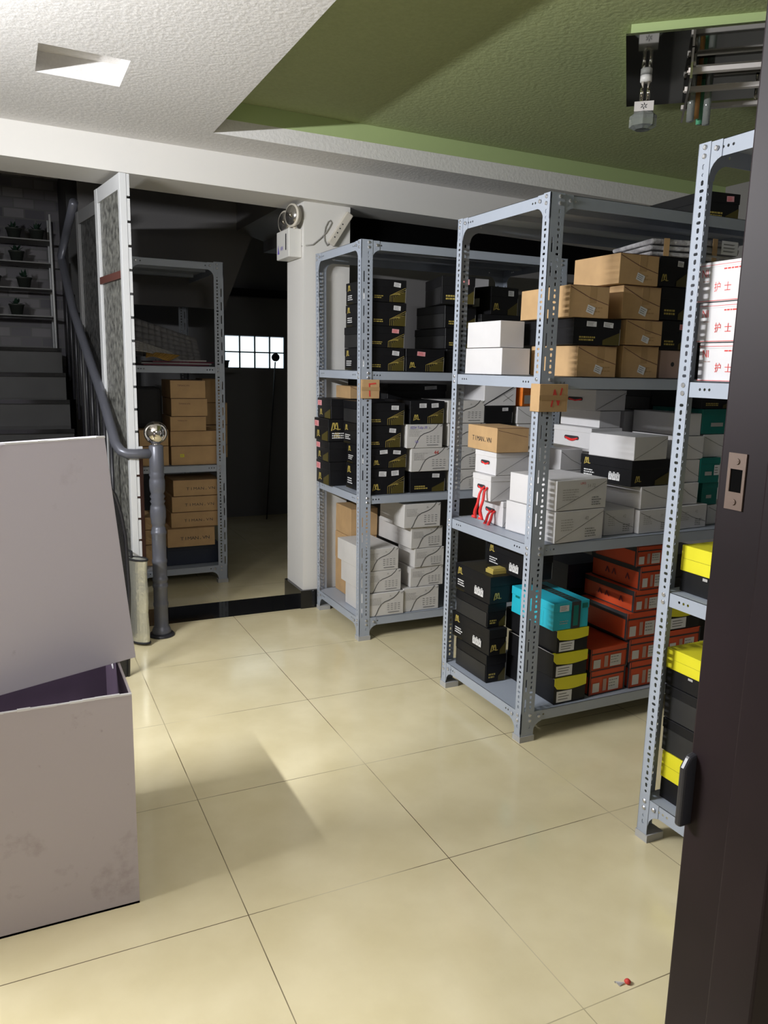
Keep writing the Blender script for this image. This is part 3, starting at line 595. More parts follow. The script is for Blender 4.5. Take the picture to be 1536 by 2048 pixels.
 ('wcurve', 'F2', 1.419, -0.6, 0.3591, 2, 0.181, 0.184, 0.103, 'white curve-printed box third in the five-high pile', {}),
 ('wcurve', 'F2', 1.395, -0.6, 0.4635, 3, 0.194, 0.377, 0.114, 'white curve-printed box fourth in the five-high pile, long side showing', {}),
 ('wcurve', 'F2', 1.345, -0.61, 0.5788, 1, 0.218, 0.284, 0.128, 'white curve-printed box topmost of the five-high pile', {}),
 ('kraft', 'F2', 1.199, -0.25, 0.12, 0, 0.162, 0.22, 0.191, 'kraft box hidden at the back of the lowest F shelf, second', {}),
 ('kraft', 'F2', 1.196, -0.25, 0.312, 0, 0.161, 0.22, 0.157, 'kraft box hidden at the back of the lowest F shelf, third', {}),
 ('kraft', 'F2', 1.197, -0.25, 0.47, 0, 0.163, 0.22, 0.16, 'kraft box at the back of the lowest F shelf behind the post, topmost', {}),
 ('kraft', 'L3', 0.415, 0.76, 0.776, 0, 0.304, 0.3, 0.118, 'kraft box with small yellow sticker on the under-stair rack', {'ysticker': 1}),
 ('kraft', 'L3', 0.414, 0.77, 0.8953, 0, 0.306, 0.3, 0.093, 'kraft box on the yellow-sticker box of the under-stair rack', {}),
 ('kraft', 'L3', 0.413, 0.75, 0.9902, 0, 0.219, 0.3, 0.089, 'kraft box lowest of the three-high tower on the under-stair rack', {'faint': 'TIMAN.VN'}),
 ('kraft', 'L3', 0.421, 0.75, 1.0806, 0, 0.221, 0.3, 0.108, 'kraft box middle of the three-high tower on the under-stair rack', {'faint': 'TIMAN.VN'}),
 ('kraft', 'L3', 0.418, 0.75, 1.19, 0, 0.214, 0.3, 0.11, 'kraft box topmost of the three-high tower on the under-stair rack', {'faint': 'TIMAN.VN'}),
 ('kraft', 'L3', 0.223, 0.76, 0.776, 0, 0.177, 0.3, 0.122, 'kraft box behind the newel ball, lower left on the under-stair rack', {}),
 ('kraft', 'L3', 0.227, 0.76, 0.8998, 0, 0.173, 0.3, 0.099, 'kraft box behind the newel ball, upper left on the under-stair rack', {}),
 ('kraft', 'L3', 0.667, 1.1, 0.776, 0, 0.188, 0.2, 0.088, 'kraft box at the back right of the under-stair rack, lowest', {}),
 ('kraft', 'L3', 0.668, 1.1, 0.8657, 0, 0.187, 0.2, 0.132, 'kraft box at the back right of the under-stair rack, second', {}),
 ('kraft', 'L3', 0.671, 1.1, 0.9995, 0, 0.186, 0.2, 0.148, 'kraft box at the back right of the under-stair rack, third', {}),
 ('kraft', 'L3', 0.687, 1.08, 1.1486, 0, 0.134, 0.2, 0.157, 'kraft box at the back right of the under-stair rack, topmost', {}),
 ('navy', 'L2', 0.383, 0.82, 0.12, 0, 0.33, 0.3, 0.135, 'dark blue flat box under the lettered kraft boxes', {}),
 ('kraft', 'L2', 0.375, 0.74, 0.2569, 0, 0.297, 0.3, 0.119, 'kraft box with spaced lettering, lowest of four', {'txt': 'TIMAN.VN'}),
 ('kraft', 'L2', 0.404, 0.76, 0.3776, 0, 0.298, 0.3, 0.098, 'kraft box with spaced lettering, second of four', {'txt': 'TIMAN.VN'}),
 ('kraft', 'L2', 0.41, 0.76, 0.4774, 0, 0.301, 0.3, 0.1, 'kraft box with spaced lettering, third of four', {'txt': 'TIMAN.VN'}),
 ('kraft', 'L2', 0.422, 0.76, 0.5789, 0, 0.297, 0.3, 0.102, 'kraft box with spaced lettering, topmost of four', {'txt': 'TIMAN.VN'}),
 ('kraft', 'L2', 0.194, 0.86, 0.12, 0, 0.155, 0.25, 0.138, 'kraft box left of the lettered pile on the lowest under-stair shelf, bottom', {}),
 ('kraft', 'L2', 0.199, 0.86, 0.26, 0, 0.155, 0.25, 0.095, 'kraft box left of the lettered pile on the lowest under-stair shelf, middle', {}),
 ('kraft', 'L2', 0.202, 0.86, 0.3566, 0, 0.154, 0.25, 0.082, 'kraft box left of the lettered pile on the lowest under-stair shelf, top', {}),
 ('nurse', 'G4', 1.236, -2.866, 1.387, -1, 0.22, 0.309, 0.103, 'white box with red lettering on the near rack, bottom of three', {}),
 ('nurse', 'G4', 1.236, -2.852, 1.4915, -1, 0.22, 0.308, 0.105, 'white box with red lettering on the near rack, middle of three', {}),
 ('nurse', 'G4', 1.236, -2.838, 1.598, -1, 0.22, 0.307, 0.105, 'white box with red lettering on the near rack, top of three', {}),
 ('yellowg', 'G3', 1.236, -2.843, 0.79, 0, 0.22, 0.274, 0.135, 'black shoe box with bright yellow lid on the near rack middle shelf', {}),
 ('yellowg', 'G2', 1.236, -2.879, 0.14, 0, 0.22, 0.313, 0.15, 'black shoe box with yellow band at the bottom of the near rack', {}),
 ('blackg', 'G2', 1.236, -2.86, 0.2915, 0, 0.22, 0.303, 0.102, 'black shoe box second from the bottom of the near rack', {}),
 ('blackg', 'G2', 1.236, -2.847, 0.395, 0, 0.22, 0.294, 0.102, 'black shoe box third from the bottom of the near rack', {}),
 ('yellowg', 'G2', 1.236, -2.834, 0.4985, 0, 0.22, 0.285, 0.112, 'black shoe box with yellow lid fourth from the bottom of the near rack', {}),
]
# ------------------------------------------------------------------ the room shell
zc = lambda x: 2.452-.016*x      # soffit
zb = lambda x: 2.294-.021*x      # beam underside
zg = lambda x: 2.595-.006*x      # raised green ceiling
def slab(mb, x0, y0, x1, y1, zf, top, mi=0):
    mb.hexa([(x0, y0, zf(x0)), (x1, y0, zf(x1)), (x1, y1, zf(x1)), (x0, y1, zf(x0)), (x0, y0, top), (x1, y0, top), (x1, y1, top), (x0, y1, top)], mi)
b = MB(); b.box(-2.0, -5.6, -.08, 3.7, 3.3, 0); struct('floor', b, 'tile')
b = MB()
for x0, y0, x1, y1 in ((-2.0, -5.6, -.32, -.04), (-.02, -5.6, .44, -.04), (-.32, -5.6, -.02, -1.05), (-.32, -.75, -.02, -.04), (.44, -.35, 3.7, -.04)):
    slab(b, x0, y0, x1, y1, zc, 2.72)
struct('ceiling', b, 'plaster_tex')
b = MB(); b.box(-.34, -1.07, 2.53, 0, -.73, 2.56); struct('trim_1', b, 'plaster_tex')     # niche lid
b = MB(); slab(b, .442, -5.6, 3.7, -.352, zg, 2.72); o = struct('ceiling_raised', b, 'green_tex'); o.name = 'ceiling.001'
b = MB()  # green band round the raised field
b.hexa([(.445, -.3535, 2.512), (3.7, -.3535, 2.497), (3.7, -.3505, 2.497), (.445, -.3505, 2.512), (.445, -.3535, 2.592), (3.7, -.3535, 2.572), (3.7, -.3505, 2.572), (.445, -.3505, 2.592)])
b.hexa([(.4405, -5.6, 2.512), (.4435, -5.6, 2.512), (.4435, -.352, 2.512), (.4405, -.352, 2.512), (.4405, -5.6, 2.592), (.4435, -5.6, 2.592), (.4435, -.352, 2.592), (.4405, -.352, 2.592)])
struct('trim_2', b, 'green')
b = MB(); slab(b, -2.0, -.04, 3.7, .29, zb, 2.72); struct('trim_3', b, 'plaster')          # beam
b = MB(); b.box(1.018, .03, 0, 1.288, .31, 2.272); struct('wall_column', b, 'plaster')
b = MB(); b.box(1.0, .012, 0, 1.30, .312, .108); struct('baseboard_column', b, 'granite')
b = MB(); b.box(-.25, .022, 0, 1.0, .312, .003); struct('trim_4', b, 'granite')            # threshold
b = MB(); b.box(-2.1, -5.7, 0, -2.0, 3.3, 2.8); struct('wall_left', b, 'unseen_wall')
b = MB(); b.box(3.7, -5.7, 0, 3.8, 3.3, 2.8); struct('wall_right', b, 'unseen_wall')
b = MB(); b.box(-2.1, -5.8, 0, 3.8, -5.7, 2.8); struct('wall_front', b, 'unseen_wall')
b = MB(); b.box(.345, -3.66, 0, 3.7, -3.55, 2.6); struct('wall_door', b, 'unseen_wall')
b = MB(); b.box(-2.1, -5.8, 2.73, 3.8, 3.4, 2.8); struct('ceiling_slab', b, 'plaster').name = 'ceiling.002'
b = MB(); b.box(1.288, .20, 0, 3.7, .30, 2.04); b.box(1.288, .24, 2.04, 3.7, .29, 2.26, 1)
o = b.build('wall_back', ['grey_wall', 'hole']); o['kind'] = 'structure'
# back room
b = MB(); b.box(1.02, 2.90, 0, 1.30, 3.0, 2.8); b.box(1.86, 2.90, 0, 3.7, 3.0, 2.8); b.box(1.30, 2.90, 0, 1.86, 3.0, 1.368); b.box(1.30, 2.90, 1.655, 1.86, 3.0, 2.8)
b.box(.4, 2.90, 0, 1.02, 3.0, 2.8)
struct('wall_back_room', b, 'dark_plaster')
b = MB(); b.box(1.02, 2.80, 1.99, 3.0, 2.898, 2.06); struct('trim_5', b, 'granite')
# glass block window with daylight behind it
m = glassy('glass_block', (.8, .9, .92), .35, .9)
lit = bpy.data.materials.new('daylight_pane'); lit.use_nodes = True; lb = lit.node_tree.nodes['Principled BSDF']
lb.inputs['Base Color'].default_value = (.6, .65, .7, 1); lb.inputs['Emission Color'].default_value = (.80, .93, 1, 1); lb.inputs['Emission Strength'].default_value = 1.5
fr = MB()
for r in range(2):
    fr.box(1.30, 2.905, 1.368+.1435*r-.006, 1.86, 2.94, 1.368+.1435*r+.006)
for k in range(5): fr.box(1.30+.14*k-.007, 2.905, 1.368, 1.30+.14*k+.007, 2.94, 1.655)
wf = fr.build('window_1', mat('glass_joint', (.32, .42, .45), .4)); wf['kind'] = 'structure'
for r in range(2):
    for k in range(4):
        g = MB(); x = 1.307+.14*k; z = 1.374+.1435*r; g.box(x, 2.915, z, x+.126, 2.955, z+.1315)
        g.build('pane', lit, wf)
# stair block: steps, landing, string, sloping underside
b = MB()
for k in range(9):
    y0 = -.28+.262*k; b.box(-1.9, y0, .165*k, -.12, y0+.30 if k < 8 else 2.9, .165*(k+1)-.025); b.box(-1.9, y0-.018, .165*(k+1)-.025, -.12, y0+.30, .165*(k+1), 1)
o = b.build('stairs', ['stair', 'granite']); o['kind'] = 'structure'; o.name = 'trim_6'
b = MB(); b.box(-2.0, 2.50, 0, .40, 2.60, 2.75); struct('wall_stairs', b, 'mosaic')
b = MB()
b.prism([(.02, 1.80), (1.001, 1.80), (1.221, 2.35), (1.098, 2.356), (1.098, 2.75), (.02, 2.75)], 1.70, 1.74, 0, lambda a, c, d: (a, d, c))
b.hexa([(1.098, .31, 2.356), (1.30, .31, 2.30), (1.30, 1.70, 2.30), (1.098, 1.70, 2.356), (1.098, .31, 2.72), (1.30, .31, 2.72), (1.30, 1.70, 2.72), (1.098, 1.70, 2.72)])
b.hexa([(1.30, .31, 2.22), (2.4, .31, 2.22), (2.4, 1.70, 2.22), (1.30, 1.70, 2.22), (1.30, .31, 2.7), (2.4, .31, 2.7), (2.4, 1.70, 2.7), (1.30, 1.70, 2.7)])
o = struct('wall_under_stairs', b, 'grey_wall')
b = MB(); b.box(-.05, 1.74, 0, .02, 2.5, 2.7); struct('wall_stair_side', b, 'stair')
# door jamb beside the camera
t = MB()
t.box(.247, -3.60, 0, .345, -3.53, 2.4); t.box(.2355, -3.66, 0, .345, -3.60, 2.4)
j = t.build('door_1', 'dark_wood'); j['kind'] = 'structure'; bevel(j, .003)
sp = MB()
PL = [(-3.569, 1.259), (-3.543, 1.259), (-3.543, 1.325), (-3.569, 1.325)]
for y0, y1, z0, z1 in ((-3.567, -3.543, 1.302, 1.320), (-3.567, -3.543, 1.256, 1.276), (-3.567, -3.5635, 1.276, 1.302), (-3.547, -3.543, 1.276, 1.302)): sp.box(.2452, y0, z0, .247, y1, z1)
sp.build('strike_plate', 'brass', j)
h = MB(); h.box(.2465, -3.5635, 1.276, .2472, -3.547, 1.302); h.build('latch_hole', 'hole', j)
for z in (1.311, 1.265):
    s = MB(); s.tube([(.2456, -3.555, z), (.2440, -3.555, z)], .0035, 12); s.box(.2436, -3.5575, z-.0005, .2441, -3.5525, z+.0005); s.build('screw', 'brass', j)
h = MB(); h.prism([(.0, 0), (.035, 0), (.035, .075), (.022, .095), (.008, .092), (0, .078)], -3.540, -3.5301, 0, lambda a, c, d: (.229+a, d, .855+c)); bo = h.build('latch_bracket', 'black_metal', j); bevel(bo, .003)

# ------------------------------------------------------------------ slotted angle steel racks
def hole_plate(mb, W_, H_, T, cols, th=.0018, seg_round=True, mi=0):
    """perforated strip: W_ wide, H_ high. cols: (centre, cell width, [(zc,w,h)..]); T maps (a,z,thickness)->xyz"""
    edges = 0.0
    def solid(a0, a1, z0, z1):
        if a1-a0 < 1e-5 or z1-z0 < 1e-5: return
        mb.hexa([T(a0, z0, 0), T(a1, z0, 0), T(a1, z0, th), T(a0, z0, th), T(a0, z1, 0), T(a1, z1, 0), T(a1, z1, th), T(a0, z1, th)], mi)
    for c, cw, holes in cols:
        solid(edges, c-cw/2, 0, H_); z = 0
        for zc_, w, h in holes:
            z0, z1 = zc_-h/2-.0008, zc_+h/2+.0008
            solid(c-cw/2, c+cw/2, z, z0); q = min(w, h)*.3
            L = [(c-cw/2, z0), (c, z0), (c, zc_-h/2), (c-w/2+q, zc_-h/2), (c-w/2, zc_-h/2+q), (c-w/2, zc_+h/2-q), (c-w/2+q, zc_+h/2), (c, zc_+h/2), (c, z1), (c-cw/2, z1)]
            Rr = [(2*c-a, b_) for a, b_ in L][::-1]
            for poly in (L, Rr):
                k = len(poly); n = len(mb.v)
                mb.v += [T(a, b_, 0) for a, b_ in poly]+[T(a, b_, th) for a, b_ in poly]
                mb.f.append(tuple(range(n+k-1, n-1, -1))); mb.f.append(tuple(range(n+k, n+2*k))); mb.m += [mi, mi]
                for i in range(k):
                    jn = (i+1) % k; mb.f.append((n+i, n+jn, n+k+jn, n+k+i)); mb.m.append(mi)
            z = z1
        solid(c-cw/2, c+cw/2, z, H_); edges = c+cw/2
    solid(edges, W_, 0, H_)
def post_mesh(H_, sx, sy, lean, blocked):
    mb = MB(); wide, nar = .060, .040
    free = lambda z, h: all(not (a < z+h/2 and z-h/2 < b_) for a, b_ in blocked)
    Tw = lambda a, z, t: (sx*(a)+lean*z, sy*t, z)
    Tn = lambda a, z, t: (sx*t+lean*z, sy*(a), z)
    long_ = [(.07+.08*k, .0065, .050) for k in range(int((H_-.1)/.08))]
    small = []
    k = 0; z = .06
    while z < H_-.03:
        small.append((z, .014 if k % 4 == 3 else .0085, .008 if k % 4 in (1, 3) else .0135)); z += .02; k += 1
    long_ = [q for q in long_ if free(q[0], q[2])]; sm = [q for q in small if free(q[0], q[2])]
    hole_plate(mb, wide, H_, Tw, [(.016, .010, long_), (.040, .018, sm)])
    hole_plate(mb, nar, H_, Tn, [(.022, .018, sm)])
    return mb
bb = MB(); bb.tube([(0, 0, 0), (0, 0, .003), (0, 0, .0048)], [.0068, .0068, .0045], 8); _o = bb.build('bolt', 'bolt'); BOLT = _o.data; bpy.data.objects.remove(_o)
def rack(name, label, x0, y0, Wd, Dp, tiers, H_, lean, group, sign=None):
    root = thing(name, label, 'shelving unit', (x0, y0, 0), 0, group)
    blocked = [(t-.042, t+.004) for t in tiers]+[(0, .03)]
    for sx, sy, px, py in ((1, 1, 0, 0), (-1, 1, Wd, 0), (1, -1, 0, Dp), (-1, -1, Wd, Dp)):
        p = post_mesh(H_, sx, sy, lean, blocked).build('post', 'steel', root); p.location = (px, py, 0)
        f = MB(); f.box(min(0, sx*.064)-.0025*(sx > 0)+.0*sx, min(0, sy*.044)-.0025, 0, max(0, sx*.064)+.0025*(sx < 0), max(0, sy*.044)+.0025, .024)
        fo = f.build('foot_cap', 'cap', p)
        for t in tiers:
            for dz in (-.010, -.032):
                for nar in (0, 1):
                    bo = bpy.data.objects.new('bolt', BOLT); COL.objects.link(bo); bo.parent = p
                    if nar: bo.location = (lean*t, sy*.022, t+dz); bo.rotation_euler = (0, R(-90*sx), 0)
                    else: bo.location = (sx*.040+lean*t, 0, t+dz); bo.rotation_euler = (R(90*sy), 0, 0)
    g = .0045
    for i, t in enumerate(tiers):
        s = MB(); ox = lean*t
        s.box(g+ox, g, t-.0015, Wd-g+ox, Dp-g, t)
        fh = lambda L: [(q, .0075, .0075) for q in (.072, .088, .104) ]+[(L-q, .0075, .0075) for q in (.104, .088, .072)]
        hl = .042
        def lip(L, T): hole_plate(s, hl, L, T, [(.020, .012, [(z_, w_, h_) for z_, w_, h_ in fh(L)])], .0012)
        lip(Wd-2*g, lambda a, z, tt: (g+z+ox, g+tt, t-a)); lip(Wd-2*g, lambda a, z, tt: (g+z+ox, Dp-g-tt, t-a))
        lip(Dp-2*g, lambda a, z, tt: (g+tt+ox, g+z, t-a)); lip(Dp-2*g, lambda a, z, tt: (Wd-g-tt+ox, g+z, t-a))
        for q in (.33, .66): s.box(.03+ox, Dp*q-.02, t-.022, Wd-.03+ox, Dp*q+.02, t-.0016)
        s.build('shelf', 'steel', root)
    for t, up in ((tiers[-1], -1), (tiers[0], -1)):
        for sx, sy, px, py in ((1, 1, 0, 0), (-1, 1, Wd, 0), (1, -1, 0, Dp), (-1, -1, Wd, Dp)):
            q = MB()
            prof = [(0.0, 0), (.098, 0), (.098, -.042), (.084, -.047), (.072, -.056), (.064, -.068), (.060, -.084), (0, -.084)]
            q.prism([(a, c) for a, c in prof], 0, .0022, 0, lambda a, c, e_: (px+sx*a+lean*t, py+sy*(.0021+e_), t+c))
            prof2 = [(0.0, 0), (.076, 0), (.076, -.042), (.063, -.047), (.052, -.056), (.044, -.068), (.040, -.084), (0, -.084)]
            q.prism([(a, c) for a, c in prof2], 0, .0022, 0, lambda a, c, e_: (px+sx*(.0021+e_)+lean*t, py+sy*a, t+c))
            q.build('gusset', 'steel', root)
            for nar in (0, 1):
                bo = bpy.data.objects.new('bolt', BOLT); COL.objects.link(bo); bo.parent = root
                if nar: bo.location = (px-sx*.0002+lean*t, py+sy*.060, t-.02); bo.rotation_euler = (0, R(-90*sx), 0)
                else: bo.location = (px+sx*.082+lean*t, py-sy*.0002, t-.02); bo.rotation_euler = (R(90*sy), 0, 0)
    return root
RK = 'slotted steel racks'
rack('shelving_unit', 'grey slotted steel rack in the middle with the N card on its corner post', 1.209, -1.889, 1.22, .612, [.118, .773, 1.385, 1.998], 2.0, 0, RK)
rack('shelving_unit', 'grey slotted steel rack by the white column with the F card on its corner post', 1.094, -.619, 1.22, .612, [.118, .763, 1.385, 1.998], 2.0, -.011, RK)
rack('shelving_unit', 'grey slotted steel rack nearest the door jamb, cut off at the right', 1.190, -3.145, 1.22, .612, [.138, .788, 1.385, 1.998], 2.0, .004, RK)
rack('shelving_unit', 'grey slotted steel rack in the dim room under the stairs', .155, .734, .597, 1.10, [.118, .774, 1.385, 2.005], 2.01, 0, RK)
def card_sign(letter, label, x, y, z, w, h, seedpts):
    r = thing('card_sign', label, 'sign', (x, y, z), 0)
    b = MB(); b.box(-.004, -.008, 0, w, -.003, h); b.box(-.008, -.008, 0, -.004, .046, h); b.box(w, -.008, 0, w+.004, .02, h)
    o = b.build('card', 'kraft', r); bevel(o, .002, 2)
    A = Art((0, -.008, 0), (1, 0, 0), (0, 0, 1), .0012)
    for s in seedpts: A.strip([(a*w, c*h) for a, c in s], .007, 'red_ink')
    A.done('hand_lettering', r)
    t = MB(); t.box(-.0085, -.0095, h*.42, w+.004, -.0082, h*.60); t.build('clear_tape', 'tape', r)
    return r
card_sign('F', 'small kraft card with a red hand-drawn F taped round the rack post', 1.090, -.622, 1.252, .084, .092, [[(.42, .12), (.38, .78)], [(.38, .76), (.78, .80)], [(.40, .46), (.70, .50)]])
card_sign('N', 'small kraft card with a red hand-drawn N taped round the rack post', 1.209, -1.892, 1.262, .112, .098, [[(.40, .2), (.50, .78)], [(.50, .78), (.66, .26)], [(.66, .26), (.78, .84)]])

# ------------------------------------------------------------------ every box on the racks
GRP = {'N': 'shoe boxes on the rack with the N card', 'F': 'shoe boxes on the rack with the F card', 'L': 'kraft boxes on the rack under the stairs', 'G': 'boxes on the rack nearest the door'}
for typ, tier, x, y, z, rot, w, d, h, label, opt in BOXES:
    shoe_box(typ, x, y, z, rot, w, d, h, label, opt, GRP[tier[0]])

# ------------------------------------------------------------------ big lilac cartons on the left
def carton_panel(mb, a, b_, z0, z1, th, inn): pass
r = thing('carton', 'large open lilac carton standing on the floor at the left, scuffed front', 'carton', (-.625, -1.96, 0), 0, 'lilac cartons')
X, Y, Z, T_ = .377, .277, .587, .006
b = MB(); b.box(-X, -Y, 0, X, -Y+T_, Z); b.box(-X, Y-T_, 0, X, Y, Z); b.box(X-T_, -Y+T_, 0, X, Y-T_, Z); b.box(-X, -Y+T_, 0, -X+T_, Y-T_, Z); b.box(-X, -Y, 0, X, Y, T_)
o = b.build('carton_walls', 'lilac_scuffed', r)
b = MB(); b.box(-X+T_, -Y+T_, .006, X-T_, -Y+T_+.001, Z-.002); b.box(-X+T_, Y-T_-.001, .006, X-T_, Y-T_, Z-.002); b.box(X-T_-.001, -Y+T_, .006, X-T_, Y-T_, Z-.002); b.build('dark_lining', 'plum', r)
b = MB()
for k in range(26):
    x = -X+2*X*k/26; b.box(x, -Y-.0008, Z-.001-rng.uniform(0, .002), x+2*X/26, -Y+T_+.0008, Z+rng.uniform(.0005, .003))
b.build('torn_rim', 'white_card', r)
b = MB(); b.prism([(0, 0), (.05, .012), (.045, .06), (.012, .035)], 0, .003, 0, lambda a, c, e_: (X-.012+e_, Y*.1+a, Z-.045+c)); b.build('torn_corner', 'white_card', r)
ang = math.atan2(.14, .342)
r = thing('carton', 'large lilac carton tilted on top of the open one, folded upper edge', 'carton', (-.203, -2.0, .592), ang, 'lilac cartons')
b = MB(); L_, D_, H2 = .75, .045, .62
sk = -.105
def sh(x, y, z): return (x+sk*z, y, z)
b.hexa([sh(-L_, 0, 0), sh(0, 0, 0), sh(0, D_, 0), sh(-L_, D_, 0), sh(-L_, 0, H2-.012), sh(0, 0, H2), sh(0, D_, H2), sh(-L_, D_, H2-.012)])
o = b.build('carton_walls', 'lilac', r); bevel(o, .002)
b = MB()
for k in range(30):
    x = -L_+L_*k/30; b.box(x+sk*H2, -.0015, H2-.012+.012*k/30-.002, x+L_/30+sk*H2, .004, H2-.012+.012*k/30+rng.uniform(.001, .0035))
b.build('torn_rim', 'white_card', r)
b = MB(); b.prism([(-.44, 0), (-.255, 0), (-.30, -.022), (-.44, -.036)], 0, .004, 0, lambda a, c, e_: (a+sk*H2, -.004-e_, H2-.004+c)); b.build('folded_flap', 'lilac', r)
# ------------------------------------------------------------------ newel post and stair rail
r = thing('stair_railing', 'grey painted round newel post with steel ball and curving handrail', 'railing', (.175, -.146, 0), 0)
prof = [(.048, 0), (.048, .03), (.042, .045), (.036, .055)]
def ring_at(z, dr): return [(.0355, z-.013), (.0355+dr*.7, z-.008), (.0355+dr, z), (.0355+dr*.7, z+.008), (.0355, z+.013)]
for z, dr in ((.17, .003), (.27, .004), (.305, .004), (.40, .003), (.55, .004), (.585, -.004)): prof += ring_at(z, dr)
prof += [(.0355, .61), (.039, .63), (.0395, .66), (.037, .685), (.031, .70), (.038, .712), (.031, .724), (.038, .736), (.031, .75), (.037, .765), (.039, .79), (.0385, .82), (.034, .835), (.039, .847), (.034, .858), (.0355, .868), (.0355, .99), (.030, .998)]
b = MB(); b.lathe(prof, 32); b.build('newel_post', 'silver_paint', r, True)
b = MB(); b.lathe([(.066, 0), (.066, .006), (.060, .014), (.047, .016)], 36); b.build('base_flange', 'black_metal', r, True)
b = MB(); b.lathe([(.022, .996), (.02, 1.004), (.016, 1.008)], 20); b.build('collar', 'chrome', r, True)
b = MB(); b.lathe([(.058*math.sin(math.pi*k/18), 1.058-.058*math.cos(math.pi*k/18)) for k in range(19)], 32); b.build('steel_ball', 'chrome', r, True)
b = MB(); rl = [(0, 0, .955), (-.10, .0, .955), (-.14, .0, .957), (-.165, .012, .968), (-.185, .05, 1.0), (-.203, .40, 1.222), (-.235, .75, 1.445), (-.262, 1.22, 1.70), (-.285, 1.60, 2.02), (-.287, 1.66, 2.07), (-.262, 1.36, 2.20), (-.245, 1.05, 2.30)]
b.tube(rl, .025, 14); b.build('handrail', 'silver_paint', r, True)
for k in range(9):
    t = k/8; b = MB(); x = -.19-.07*t; y = .20+.20*k
    zt = 1.09+ (y-.2)*.60; b.tube([(x, y, max(.02, zt-.78)), (x, y, zt)], .009, 8); b.build('baluster', 'black_metal', r, True)

# ------------------------------------------------------------------ folding gate leaves with patterned glass
def gate_leaf(label, x0, y0, x1, y1, z0, z1, fm, bar, gl='frosted'):
    L_ = math.hypot(x1-x0, y1-y0); a = math.atan2(y1-y0, x1-x0)
    r = thing('folding_gate_leaf', label, 'gate', (x0, y0, z0), a, 'folding gate leaves')
    H_ = z1-z0
    b = MB(); b.box(0, -.016, 0, .034, .016, H_); bevel(b.build('stile', fm, r), .002)
    b = MB(); b.box(L_-.05, -.016, 0, L_, .016, H_); b.box(L_-.062, -.010, .05, L_-.05, .010, H_-.05); b.build('stile', fm, r)
    for z, hh, m_ in ((0, .06, fm), (H_-.07, .07, fm)):
        b = MB(); b.box(.034, -.014, z, L_-.05, .014, z+hh); b.build('cross_rail', m_, r)
    if bar:
        b = MB(); b.box(.034, -.017, H_*.79, L_-.05, .017, H_*.79+.035); b.build('cross_rail', 'brown_board', r)
    b = MB(); b.box(.034, -.004, .06, L_-.062, .004, H_-.07); b.build('patterned_glass', gl, r)
    return r
g = gate_leaf('white framed folding gate leaf with patterned glass hanging beneath the beam', .062, -.14, 0.0, .35, .02, 2.27, 'white_metal', True)
b = MB()
for k in range(20): b.box(-.001+.0, -.030, .06+.11*k, .028, -.017, .06+.11*k+.098)
b.build('hinge_strip', 'white_metal', g)
b = MB(); b.box(0, -.05, 1.86-.95, .03, -.030, 1.86-.89); b.build('hinge_strip', 'white_metal', g)
gate_leaf('dim folding gate leaf behind the white framed one beside the handrail', 0.03, .40, -.045, .95, .70, 2.25, 'dimmed_metal', False, 'shaded_glass')
# brown board behind the gate
b = MB(); b.box(-.02, -.006, 0, .02, .006, .90); o = b.build('board', 'brown_board'); tag(o, 'narrow dark brown board standing behind the newel post against the gate', 'board'); o.location = (.125, .10, .0)
# silver insulated bag
r = thing('insulated_bag', 'folded silver insulated bag with black piping standing by the newel post', 'bag', (.052, -.232, 0), R(35))
b = MB(); pl = []
for k in range(13):
    t = k/12
ring = lambda z, s: [(.030*s*math.cos(q), .062*s*math.sin(q), z) for q in [i*math.pi/12 for i in range(24)]]
n = 9; secs = [ring(.012+.43*k/(n-1), 1+.05*math.sin(k*1.7)) for k in range(n)]
for i in range(n-1):
    for k in range(24): q = (k+1) % 24; b.face([secs[i][k], secs[i][q], secs[i+1][q], secs[i+1][k]])
b.face(secs[-1]); b.face(secs[0][::-1]); b.build('bag_body', 'foil', r, True)
for z in (.014, .442):
    b = MB(); b.tube([(x_, y_, z) for x_, y_, _ in ring(0, 1.03)]+[(.031, 0, z)], .0055, 6); b.build('piping', 'black_fabric', r, True)
b = MB(); b.tube([(.0, .04, .44), (.01, .05, .47), (.012, .075, .475), (.0, .085, .45)], .007, 6); b.build('strap', 'black_fabric', r, True)
# black mesh panel between carton and rail
b = MB(); b.prism([(0, 0), (.10, .0), (.12, .45), (.10, .70), (.05, .86), (.0, .87)], 0, .012, 0, lambda a, c, e_: (a*.9, e_, c))
o = b.build('mesh_chair_back', mat('black_mesh', (.03, .03, .035), .5, noise=.5, nscale=120)); tag(o, 'black mesh chair back wedged between the lilac carton and the handrail', 'chair back'); o.location = (-.135, -.70, 0); o.rotation_euler = (0, 0, R(35))
b = MB(); b.tube([(0, 0, .87), (.03, 0, .875), (.055, 0, .84), (.085, 0, .75), (.105, 0, .64), (.113, 0, .40), (.09, 0, 0)], .008, 8); b.build('frame_tube', 'black_metal', o, True)

